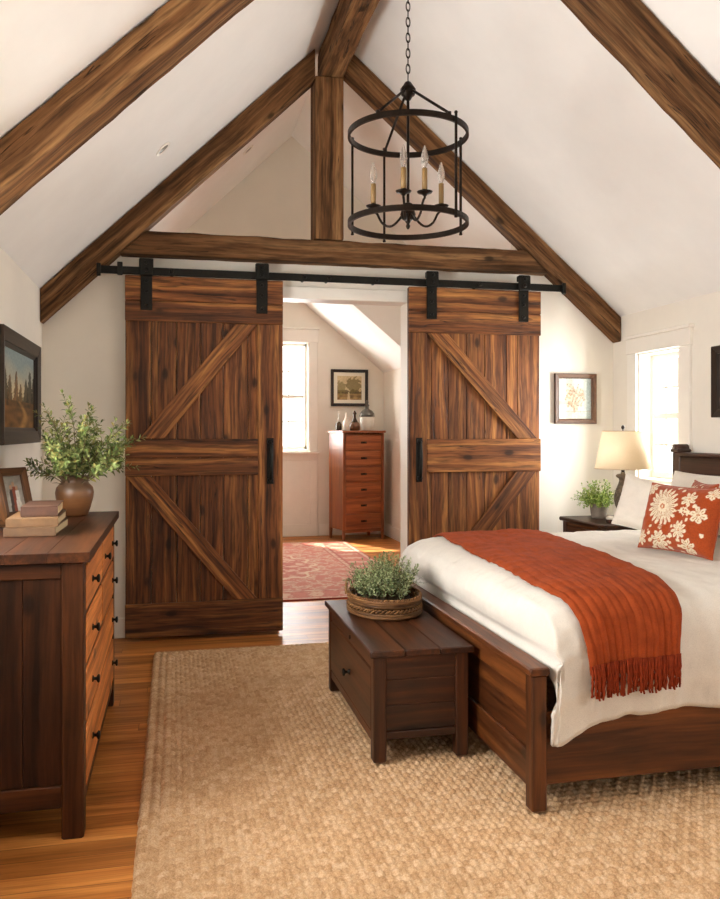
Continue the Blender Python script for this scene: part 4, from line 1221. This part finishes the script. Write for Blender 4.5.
def photo(u, v):
    c = lerpc(lin('#b9b3a8'), lin('#8a857c'), v + .4 * N_(u * 4, v * 4, 3))
    for (cx, top, w, col) in ((.36, .72, .13, '#4c4038'), (.52, .80, .12, '#8c4a34'), (.68, .68, .13, '#d8d2c8')):
        if v < top - .1 and abs(u - cx) < w * (.6 + .5 * (1 - v / top)): c = lin(col)
        if math.hypot((u - cx) / .07, (v - top + .04) / .07) < 1: c = lin('#b48c70')
    return c
def standing_frame(loc, w, h, yaw, lean, mat, art, label, fw=.034):
    o = thing('photo_frame', label, 'photo frame', loc, 0)
    T = Matrix.Translation(loc) @ Matrix.Rotation(yaw, 4, 'Z') @ Matrix.Rotation(lean, 4, 'X')
    P = lambda u, v, d: T @ Vector((u, -d, v))
    mb = MB()
    for (a, b_, c, d) in (((-w/2, 0), (-w/2 + fw, fw), (-w/2, h), (-w/2 + fw, h - fw)), ((w/2, 0), (w/2 - fw, fw), (w/2, h), (w/2 - fw, h - fw)),
                          ((-w/2, 0), (-w/2 + fw, fw), (w/2, 0), (w/2 - fw, fw)), ((-w/2, h), (-w/2 + fw, h - fw), (w/2, h), (w/2 - fw, h - fw))):
        mb.loft4([P(*a, 0), P(*b_, 0), P(*b_, .013), P(*a, .020)], [P(*c, 0), P(*d, 0), P(*d, .013), P(*c, .020)], .002)
    mb.build('frame', mat, o)
    art(lambda u, v: P(u, v, .006), -w/2 + fw, w/2 - fw, fw, h - fw).build('photograph', M['paint'], o, colors=True, recalc=False)
    s = MB().loft4([P(-w/2 + .004, .004, -.004), P(w/2 - .004, .004, -.004), P(w/2 - .004, .004, -.0005), P(-w/2 + .004, .004, -.0005)],
                   [P(-w/2 + .004, h - .004, -.004), P(w/2 - .004, h - .004, -.004), P(w/2 - .004, h - .004, -.0005), P(-w/2 + .004, h - .004, -.0005)], .0005)
    s.build('backing', M['frame_dark'], o)
    hz = h * .55
    top = P(0, hz, -.006); ft = T.to_3x3() @ Vector((0, 1, 0)); ft.z = 0; ft.normalize()
    foot = Vector((top.x, top.y, loc[2] + .002)) + ft * .035
    sd = (T.to_3x3() @ Vector((1, 0, 0))) * .018
    t3 = ft * .003
    MB().loft4([foot - sd, foot + sd, foot + sd + t3, foot - sd + t3], [top - sd, top + sd, top + sd + t3, top - sd + t3], .0006).build('easel_leg', M['frame_dark'], o)
    return o
standing_frame((-.665, 3.80, ZT + .004), .17, .225, math.radians(56), math.radians(-14), M['frame_brown'], canvas(photo, 30, 44), 'brown wooden photo frame standing behind the stacked books')
standing_frame((-.69, 3.42, ZT + .004), .15, .175, math.radians(62), math.radians(-14), M['frame_brown'], canvas(photo, 30, 36), 'brown photo frame mostly cut off at the edge of the picture')

# ------------------------------------------------------------------ basket tray with a plant on the chest
tx, ty, tz = .960, 3.74, cz + .001
o = thing('basket_tray', 'oval woven rattan tray with a loop handle on the chest', 'tray', (tx, ty, tz))
M['rattan'] = wood('rattan', '#4a3018', '#7c5530', '#a67c4c', sx=12, sy=60, fine=200, rough=.6, bstr=.6, vary=.5, spec=.3)
RX_, RY_ = .160, .215
def oval(r, z, n=64, wob=0.0, ph=0.0, k=26):
    return [(tx + (RX_ + r + wob * math.cos(k * t + ph)) * math.cos(t), ty + (RY_ + r + wob * math.cos(k * t + ph)) * math.sin(t), tz + z + wob * math.sin(k * t + ph)) for t in [2 * PI * i / n for i in range(n)]]
mb = MB().lathe([(0, 0), (.97, 0), (.97, .012), (0, .012)], (tx, ty, tz), 48, sx=RX_, sy=RY_, smooth=False)
mb.build('base', M['rattan'], o)
mb = MB()
for z in (.0135, .024): mb.tube(oval(.006, z), .0078, 8, closed=True)
for z in (.060, .071, .080): mb.tube(oval(.002 + (z - .06) * .2, z), .0082, 8, closed=True)
for ph in (0, PI): mb.tube(oval(.004, .040, 260, .006, ph, 26), .0048, 6, closed=True)
for ph in (0, PI): mb.tube(oval(.004, .0885, 300, .004, ph, 40), .0045, 6, closed=True)
for k in range(40):
    t = 2 * PI * k / 40
    mb.tube([(tx + (RX_ - .004) * math.cos(t), ty + (RY_ - .004) * math.sin(t), tz + .014), (tx + (RX_ - .006) * math.cos(t), ty + (RY_ - .006) * math.sin(t), tz + .082)], .004, 6)
mb.build('woven_wall', M['rattan'], o)
ha = math.radians(143)
cxh, cyh = tx + (RX_ + .012) * math.cos(ha), ty + (RY_ + .012) * math.sin(ha)
tv = Vector((-RX_ * math.sin(ha), RY_ * math.cos(ha), 0)).normalized()
nv = Vector((math.cos(ha), math.sin(ha), 0))
pts = []
for i in range(13):
    a = PI * i / 12
    pts.append(Vector((cxh, cyh, tz + .07 + .062 * math.sin(a))) + tv * (.05 * math.cos(a)) + nv * (.008 * math.sin(a)))
MB().tube(pts, .0065, 8).build('loop_handle', M['rattan'], o)
o = thing('potted_plant', 'bushy sage green plant growing in the rattan tray on the chest', 'plant', (tx, ty, tz + .0125))
M['pot_dark'] = plain('dark_liner', '#241a12', .9, 0, .2, 40, .3)
MB().lathe([(0, .0125), (.80, .0125), (.86, .06), (.84, .06), (.80, .052), (0, .058)], (tx, ty, tz), 40, sx=RX_, sy=RY_).build('liner', M['pot_dark'], o)
AVOID_LEAF[:] = [lambda q: q.z < tz + .104 and math.hypot((q.x - tx) / RX_, (q.y - ty) / RY_) > .86]
fm, st = MB(), MB()
for i in range(150):
    a = R.uniform(0, 2 * PI); rr = math.sqrt(R.random())
    bx, by = tx + .085 * rr * math.cos(a), ty + .125 * rr * math.sin(a)
    e = math.radians(90 - 34 * rr ** 1.5 + R.uniform(-6, 6))
    d = Vector((math.cos(a) * math.cos(e), math.sin(a) * math.cos(e), math.sin(e)))
    L = R.uniform(.13, .225) * (1 - .22 * rr * rr)
    pts = sprig(fm, st, (bx, by, tz + .055), d, L, 19, .025, .0115, .4, .05, .0014, .28)
    sprig(fm, st, pts[6], (pts[7] - pts[6]).normalized() + rvec(.8), L * .4, 8, .017, .0075, .3, .1, .001, .1)
fo = fm.build('foliage', M['leaf_sage'], o, recalc=False)
st.build('stems', M['stem'], fo)

AVOID_LEAF[:] = []
# ------------------------------------------------------------------ chandelier
hx, hy = 1.005, 3.49
o = thing('chandelier', 'round black iron lantern chandelier with four candle lights hanging from the ridge beam', 'chandelier', (hx, hy, 2.19), kind='thing')
RR = .264
zt_, zb_ = 2.612, 2.222
def ring(z, name):
    mb = MB().lathe([(RR - .008, -.012), (RR + .003, -.012), (RR + .003, .012), (RR - .008, .012), (RR - .008, -.012)], (hx, hy, z), 72, cap=False, smooth=False)
    return mb.build(name, M['bronze'], o)
ring(zt_, 'top_ring'); ring(zb_, 'bottom_ring')
YAW = math.atan(185 / 820)
def pol(deg, r):
    """bearing 0 = right of the room, 90 = towards the foot of the picture"""
    a = math.radians(deg) + YAW
    return (hx + r * math.cos(a), hy - r * math.sin(a))
for dg in (46, 249, 205, 335):
    x, y = pol(dg, RR + .0085)
    mb = MB().box(x - .005, x + .005, y - .005, y + .005, zb_ - .022, zt_ + .022, 'z', .001)
    for z in (zb_ - .024, zt_ + .022): mb.lathe([(0, 0), (.007, .0), (.008, .005), (.005, .010), (0, .011)], (x, y, z), 10)
    mb.build('upright', M['bronze'], o)
for dg in (249, 122, 52):
    x, y = pol(dg, RR - .004)
    mb = MB().tube([(hx + (x - hx) * .12, hy + (y - hy) * .12, 2.80), (x, y, zt_ + .018)], .0062, 8)
    mb.lathe([(0, 0), (.009, 0), (.009, .012), (0, .014)], (x, y, zt_ + .012), 10)
    mb.tube([(hx + (x - hx) * .09 + .014 * math.cos(t), hy + (y - hy) * .09, 2.807 + .014 * math.sin(t)) for t in [2 * PI * i / 14 for i in range(14)]], .003, 6, closed=True)
    mb.build('stay_rod', M['bronze'], o)
MB().lathe([(0, 2.765), (.012, 2.768), (.020, 2.782), (.030, 2.79), (.034, 2.802), (.034, 2.815), (.027, 2.825), (.020, 2.835), (.014, 2.845), (.006, 2.85), (0, 2.851)], (hx, hy, 0), 24).build('hub', M['bronze'], o)
MB().lathe([(.0065, 2.315), (.0065, 2.766)], (hx, hy, 0), 12).build('centre_stem', M['bronze'], o)
MB().lathe([(0, 2.195), (.006, 2.20), (.010, 2.21), (.006, 2.22), (.014, 2.232), (.030, 2.245), (.034, 2.262), (.028, 2.282), (.012, 2.296), (.020, 2.302), (.020, 2.308), (.008, 2.314), (0, 2.315)], (hx, hy, 0), 24).build('bottom_boss', M['bronze'], o)
m, nt, b = newmat('candle_sleeve')
b.inputs['Base Color'].default_value = lin('#8a6c40'); b.inputs['Roughness'].default_value = .6
M['sleeve'] = m
m, nt, b = newmat('candle_bulb_glass')
b.inputs['Base Color'].default_value = (1, .96, .9, 1); b.inputs['Roughness'].default_value = .05
b.inputs['Transmission Weight'].default_value = .9; b.inputs['IOR'].default_value = 1.25; b.inputs['Alpha'].default_value = .6
M['bulb'] = m
for dg in (203, 100, 68, 338):
    ra = .165
    arm = thing('x', None, None) if False else None
    pts = []
    for i in range(15):
        t = i / 14
        r = .025 + (ra - .025) * t
        z = 2.262 - .045 * math.sin(PI * min(1, t * 1.15)) + .030 * sm(.7, 1, t)
        x, y = pol(dg, r); pts.append((x, y, z))
    x, y = pol(dg, ra)
    pts.append((x, y, 2.305))
    a_ = MB().tube(pts, .0055, 8).build('arm', M['bronze'], o)
    MB().lathe([(0, 2.300), (.008, 2.3005), (.012, 2.306), (.030, 2.312), (.034, 2.318), (.031, 2.319), (.014, 2.315), (.013, 2.326), (0, 2.326)], (x, y, 0), 20).build('drip_pan', M['bronze'], a_)
    MB().lathe([(0, 2.3265), (.0115, 2.3265), (.0115, 2.416), (.006, 2.418), (0, 2.418)], (x, y, 0), 16).build('candle_sleeve', M['sleeve'], a_, label='tan candle sleeve')
    MB().lathe([(.006, 2.4185), (.008, 2.424), (.0145, 2.440), (.0165, 2.455), (.014, 2.475), (.008, 2.496), (.003, 2.512), (0, 2.516)], (x, y, 0), 16).build('bulb', M['bulb'], a_, label='clear flame-shaped bulb')
ch = MB()
zc_, k = 2.852, 0
while zc_ < 3.60:
    pts = []
    for i in range(16):
        t = 2 * PI * i / 16
        dx = .0095 * math.cos(t); dz = .0215 * math.sin(t)
        pts.append((hx + (dx if k % 2 else dx * .3), hy + (dx * .3 if k % 2 else dx), zc_ + .0185 + dz))
    ch.tube(pts, .0027, 6, closed=True)
    zc_ += .0345; k += 1
ch.build('chain', M['bronze'], o)
MB().lathe([(0, 3.575), (.012, 3.58), (.045, 3.60), (.055, 3.612), (.055, 3.617), (0, 3.617)], (hx, hy, 0), 24).build('ceiling_canopy', M['bronze'], o)

# ------------------------------------------------------------------ far room: tall chest of drawers and what stands on it
td = thing('tall_chest', 'tall narrow cherry wood chest of six drawers in the far room', 'chest of drawers', (2.165, 9.795, 0), math.radians(14))
w, dp, h = .275, .20, 1.318
MB().box(-w - .018, w + .018, -dp - .02, dp + .012, h - .03, h, 'x', .006).build('top', M['tall'], td, local=True)
for s in (-1, 1):
    MB().box(s * w - (.012 if s > 0 else -.0), s * w + (.012 if s < 0 else 0), -dp + .034, dp - .034, .13, h - .031, 'z', .002).build('side_panel', M['tall'], td, local=True)
    for y in (-dp, dp - .034):
        x0 = -w - .001 if s < 0 else w - .033
        A = [(x0 + (.006 if s > 0 else 0), y + .003, 0), (x0 + .034 - (.006 if s < 0 else 0), y + .003, 0), (x0 + .034 - (.006 if s < 0 else 0), y + .031, 0), (x0 + (.006 if s > 0 else 0), y + .031, 0)]
        Bq = [(x0, y, .13), (x0 + .034, y, .13), (x0 + .034, y + .034, .13), (x0, y + .034, .13)]
        MB().loft4(A, Bq, .002).box(x0, x0 + .034, y, y + .034, .1301, h - .031, 'z', .002).build('leg', M['tall'], td, local=True)
MB().box(-w + .034, w - .034, dp - .02, dp - .008, .12, h - .031, 'z', .002).build('back_panel', M['tall'], td, local=True)
fr = MB().box(-w + .034, w - .034, -dp + .004, -dp + .03, .095, .135, 'x', .003)
nz_ = 6
z0 = .135; dz = (h - .05 - z0) / nz_
for i in range(nz_ + 1): fr.box(-w + .034, w - .034, -dp + .006, -dp + .03, z0 + dz * i - .006, z0 + dz * i + .006, 'x', .002)
fr.build('front_frame', M['tall'], td, local=True)
for i in range(nz_):
    d = MB().box(-w + .037, w - .037, -dp + .001, -dp + .03, z0 + dz * i + .008, z0 + dz * (i + 1) - .008, 'x', .004).build('drawer', M['tall'], td, local=True)
    zz = z0 + dz * (i + .5)
    p = MB().box(-.038, .038, -dp - .003, -dp + .0, zz - .012, zz + .012, 'x', .004)
    p.tube([(-.026, -dp - .003, zz + .004), (-.024, -dp - .018, zz), (0, -dp - .022, zz - .006), (.024, -dp - .018, zz), (.026, -dp - .003, zz + .004)], .004, 6)
    p.build('pull', M['bronze'], d, local=True)
TZ = h + .001
def on_td(x, y): 
    q = Matrix.Rotation(math.radians(14), 3, 'Z') @ Vector((x, y, 0)); return (2.165 + q.x, 9.795 + q.y, TZ)
M['glaze_white'] = plain('white_glaze', '#e8e2d6', .3, 0, .05, 30)
M['glaze_grey'] = plain('grey_glaze', '#5c5850', .4, 0, .2, 30, .1)
M['glaze_brown'] = plain('brown_glaze', '#6a4528', .35, 0, .2, 30, .1)
M['smoked'] = plain('smoked_glass', '#4a3624', .15, 0, .1, 30)
c = on_td(-.165, -.06)
o = thing('bottle', 'slim white bottle on the tall chest of drawers', 'bottle', c)
MB().lathe([(0, 0), (.036, 0), (.040, .01), (.040, .09), (.030, .125), (.014, .15), (.012, .20), (.018, .205), (.018, .212), (0, .213)], c, 24).build('body', M['glaze_white'], o)
c = on_td(-.225, .03)
o = thing('jar', 'little dark glass jar with a slender stopper behind the white bottle', 'jar', c)
MB().lathe([(0, 0), (.034, 0), (.038, .02), (.036, .075), (.022, .095), (.02, .105), (0, .106)], c, 20).build('body', M['smoked'], o)
MB().lathe([(0, .1065), (.010, .1065), (.006, .13), (.006, .20), (.012, .215), (.006, .235), (0, .236)], c, 14).build('stopper', M['glaze_white'], o)
c = on_td(-.045, -.04)
o = thing('jug', 'squat brown glass jug with a tall stopper on the tall chest of drawers', 'jug', c)
MB().lathe([(0, 0), (.055, 0), (.066, .012), (.068, .045), (.062, .08), (.050, .095), (.050, .10), (0, .10)], c, 28).build('body', M['glaze_brown'], o)
MB().lathe([(0, .1005), (.044, .1005), (.030, .125), (.018, .15), (.016, .19), (.024, .205), (.016, .225), (.006, .24), (0, .242)], c, 24).build('stopper', M['smoked'], o)
c = on_td(.135, -.02)
o = thing('urn', 'large two-tone urn with dark grey lid and finial on the tall chest of drawers', 'urn', c)
MB().lathe([(0, 0), (.062, 0), (.066, .008), (.078, .05), (.088, .10), (.092, .15), (.088, .168), (0, .168)], c, 32).build('body', M['glaze_white'], o)
MB().lathe([(0, .1685), (.094, .1685), (.096, .18), (.088, .21), (.066, .24), (.036, .258), (.024, .27), (.022, .295), (.030, .305), (.020, .318), (.014, .335), (.022, .348), (.012, .362), (.004, .372), (0, .373)], c, 32).build('lid', M['glaze_grey'], o, label='dark grey domed lid')

# ------------------------------------------------------------------ rugs
def persian(u, v):
    """u, v in metres from the rug's centre"""
    hw, hh = FRX, FRY
    ex, ey = hw - abs(u), hh - abs(v)
    e = min(ex, ey)
    red, pink, cream, navy, rose = lin('#a8402f'), lin('#c46a56'), lin('#d9bfa2'), lin('#6a4a48'), lin('#b4513f')
    n = N_(u * 26, v * 26, 3) + .5 * N_(u * 60, v * 60, 8)
    if e < .02: return red
    if e < .055: return lerpc(cream, pink, .3 + n)
    if e < .07: return red
    if e < .30:
        a = (u if ey < ex else v) * 2 * PI / .26
        k = math.sin(a) * math.sin((e - .07) / .23 * PI)
        c = cream if k + n * .9 > .25 else (rose if k + n > -.35 else pink)
        return lerpc(c, pink, .35)
    if e < .32: return red
    if e < .36: return lerpc(cream, rose, .4 + n)
    if e < .375: return red
    r = math.hypot(u / .62, v / .95)
    sc = .06 * math.cos(math.atan2(v, u) * 12)
    pat = math.sin(u * 28 + 3 * N_(u * 4, v * 4, 1)) * math.sin(v * 24 + 3 * N_(u * 4, v * 4, 5)) + n * 1.1
    if r < .38 + sc: return lerpc(cream if pat > .1 else pink, rose, .25)
    if r < .46 + sc: return red
    if r < .82 + sc: return lerpc(rose if pat > -.2 else cream, pink, .3)
    if r < .87 + sc: return cream
    return lerpc(pink if pat > .0 else cream, rose, .25 if pat > -.5 else .7)
FRX, FRY = 1.19, 1.62
fcx, fcy = 1.965 - FRX, 6.255 + FRY
M['persian'] = colattr('persian_wool', .95, 90, .3, .3)
mb = MB(); NX, NY = 190, 250
vs, cs, fs = [], [], []
for i in range(NX + 1):
    for j in range(NY + 1):
        u, v = -FRX + 2 * FRX * i / NX, -FRY + 2 * FRY * j / NY
        vs.append((fcx + u, fcy + v, .012)); cs.append(persian(u, v))
for i in range(NX):
    for j in range(NY):
        fs.append([i * (NY + 1) + j, (i + 1) * (NY + 1) + j, (i + 1) * (NY + 1) + j + 1, i * (NY + 1) + j + 1])
mb.add(vs, fs, col=cs)
ring_ = [(-FRX, -FRY), (FRX, -FRY), (FRX, FRY), (-FRX, FRY)]
sv = [(fcx + a, fcy + b_, z) for z in (.012, .001) for a, b_ in ring_]
mb.add(sv, [[0, 4, 5, 1], [1, 5, 6, 2], [2, 6, 7, 3], [3, 7, 4, 0], [4, 7, 6, 5]], col=[lin('#a8402f')] * 8)
mb.build('persian_rug', M['persian'], None, colors=True, recalc=False, label='faded red patterned rug on the floor beyond the doorway', cat='rug')

m, nt, b = newmat('jute_weave')
tc = nd(nt, 'ShaderNodeTexCoord').outputs['Object']
br = nd(nt, 'ShaderNodeAttribute', attribute_name='br').outputs['Fac']
f1 = noise_t(nt, mapping(nt, tc, (1, 1, 1)), 170, 3, .65, .5)
f2 = noise_t(nt, mapping(nt, tc, (1, 1, 1)), 2.2, 3, .5)
cc = ramp(nt, mathn(nt, 'MULTIPLY_ADD', br, .16, mathn(nt, 'MULTIPLY', f1, .72)), [(.15, lin('#8e6a48')), (.4, lin('#c7a178')), (.7, lin('#ecd2b0'))])
cc = mix(nt, 'MULTIPLY', .6, cc, ramp(nt, f2, [(.3, (.85, .83, .8)), (.7, (1.05, 1.05, 1.05))]))
nt.links.new(cc, b.inputs['Base Color']); b.inputs['Roughness'].default_value = .9; b.inputs['Specular IOR Level'].default_value = .15
bump(nt, b, f1, .7, .004)
M['jute'] = m
JX0, JX1, JY0, JY1 = -.120, 2.43, 1.15, 4.945
stp = .0062
nx_, ny_ = int((JX1 - JX0) / stp), int((JY1 - JY0) / stp)
vs, bs, fs = [], [], []
CWX, CWY = .024, .034
import functools
@functools.lru_cache(None)
def hsh(i, j):
    return (math.sin(i * 127.1 + j * 311.7) * 43758.5453) % 1.0
for i in range(nx_ + 1):
    x = JX0 + (JX1 - JX0) * i / nx_
    for j in range(ny_ + 1):
        y = JY0 + (JY1 - JY0) * j / ny_
        wx = x + .004 * noise.noise(Vector((x * 9, y * 9, 1))); wy = y + .004 * noise.noise(Vector((x * 9, y * 9, 7)))
        e = min(x - JX0, JX1 - x, y - JY0, JY1 - y)
        if e < .105:
            # three plaited rows run along the border
            along_y = (min(x - JX0, JX1 - x) <= min(y - JY0, JY1 - y))
            a = wy if along_y else wx
            k = e / .035; r_ = int(k); f = k - r_
            g = a / .030 + (f if r_ % 2 else -f) * .9
            gi = math.floor(g); gf = g - gi
            hgt = (math.sin(PI * f) ** .6) * (.35 + .65 * math.sin(PI * gf) ** .6)
            idn = hsh(gi, r_ + 900)
        else:
            ci, cj = math.floor(wx / CWX), math.floor(wy / CWY)
            fx, fy = wx / CWX - ci, wy / CWY - cj
            if (ci + cj) % 2 == 0: hgt = (math.sin(PI * fy) ** .7) * (.45 + .55 * math.sin(PI * fx) ** .8)
            else: hgt = (math.sin(PI * fx) ** .7) * (.25 + .45 * math.sin(PI * fy) ** .8)
            idn = hsh(ci, cj)
        z = .002 + .0150 * hgt + .0025 * noise.noise(Vector((x * 90, y * 90, 3)))
        if i in (0, nx_) or j in (0, ny_): z = .001
        ox = .004 * noise.noise(Vector((y * 25, 3, 3))) if i in (0, nx_) else 0
        vs.append((x + ox, y, min(z, .0188))); bs.append(idn)
for i in range(nx_):
    for j in range(ny_):
        fs.append([i * (ny_ + 1) + j, (i + 1) * (ny_ + 1) + j, (i + 1) * (ny_ + 1) + j + 1, i * (ny_ + 1) + j + 1])
mb = MB(); mb.add(vs, fs, br=bs, smooth=True)
mb.build('jute_rug', M['jute'], None, recalc=False, label='large chunky woven jute rug under the bed and chest', cat='rug')

# ------------------------------------------------------------------ daylight and added fill
def area(name, loc, rot, sx, sy, power, col=(1, .992, .972)):
    l = bpy.data.lights.new(name, 'AREA'); l.shape = 'RECTANGLE'; l.size = sx; l.size_y = sy; l.energy = power; l.color = col
    o = bpy.data.objects.new(name, l); C.objects.link(o); o.location = loc; o.rotation_euler = rot
    return o
H = PI / 2
area('daylight_small_window', (XR + .42, 4.80, 1.50), (0, H, 0), 1.5, 1.1, 275)
area('fill_near', (XR + .42, .90, 1.50), (0, H, 0), 1.5, 1.8, 90)  # fill through the added window on the near side of the bed
area('daylight_far_window', (1.2, YFAR + .45, 1.85), (-H, 0, 0), 1.4, 2.0, 280)
area('fill_wide', (1.2, YF - .45, 1.5), (H, 0, 0), 2.8, 1.8, 28)  # weak fill through the added window behind the viewer
area('fill_side', (XL - .42, 2.70, 1.50), (0, -H, 0), 1.5, 2.0, 250)  # fill through the added left window, for the right slope and bed
sun = bpy.data.lights.new('sun', 'SUN'); sun.energy = 18; sun.angle = .02; sun.color = (1, .9, .75)
so_ = bpy.data.objects.new('sun', sun); C.objects.link(so_)
so_.rotation_euler = Vector((.42, -.8, -1.15)).to_track_quat('-Z', 'Y').to_euler()

w = bpy.data.worlds.new('world'); bpy.context.scene.world = w; w.use_nodes = True
w.node_tree.nodes['Background'].inputs[0].default_value = (.97, 1, .98, 1)
w.node_tree.nodes['Background'].inputs[1].default_value = 2.2

# ------------------------------------------------------------------ camera
cd = bpy.data.cameras.new('camera'); co = bpy.data.objects.new('camera', cd); C.objects.link(co)
cd.sensor_fit = 'VERTICAL'; cd.sensor_height = 24; cd.lens = 24 * 820 / 899
cd.shift_y = -(449.5 - 432) / 899
cd.clip_start = .05
co.location = (0, 0, 1.30); co.rotation_euler = (PI / 2, 0, -YAW)
sc = bpy.context.scene
sc.camera = co
sc.view_settings.view_transform = 'Standard'
try: sc.view_settings.look = 'None'
except Exception: pass
sc.view_settings.gamma = 1.0
sc.view_settings.use_curve_mapping = False
sc.view_settings.exposure = 0.03
sc.cycles.max_bounces = 10
sc.cycles.diffuse_bounces = 6
sc.cycles.sample_clamp_indirect = 6
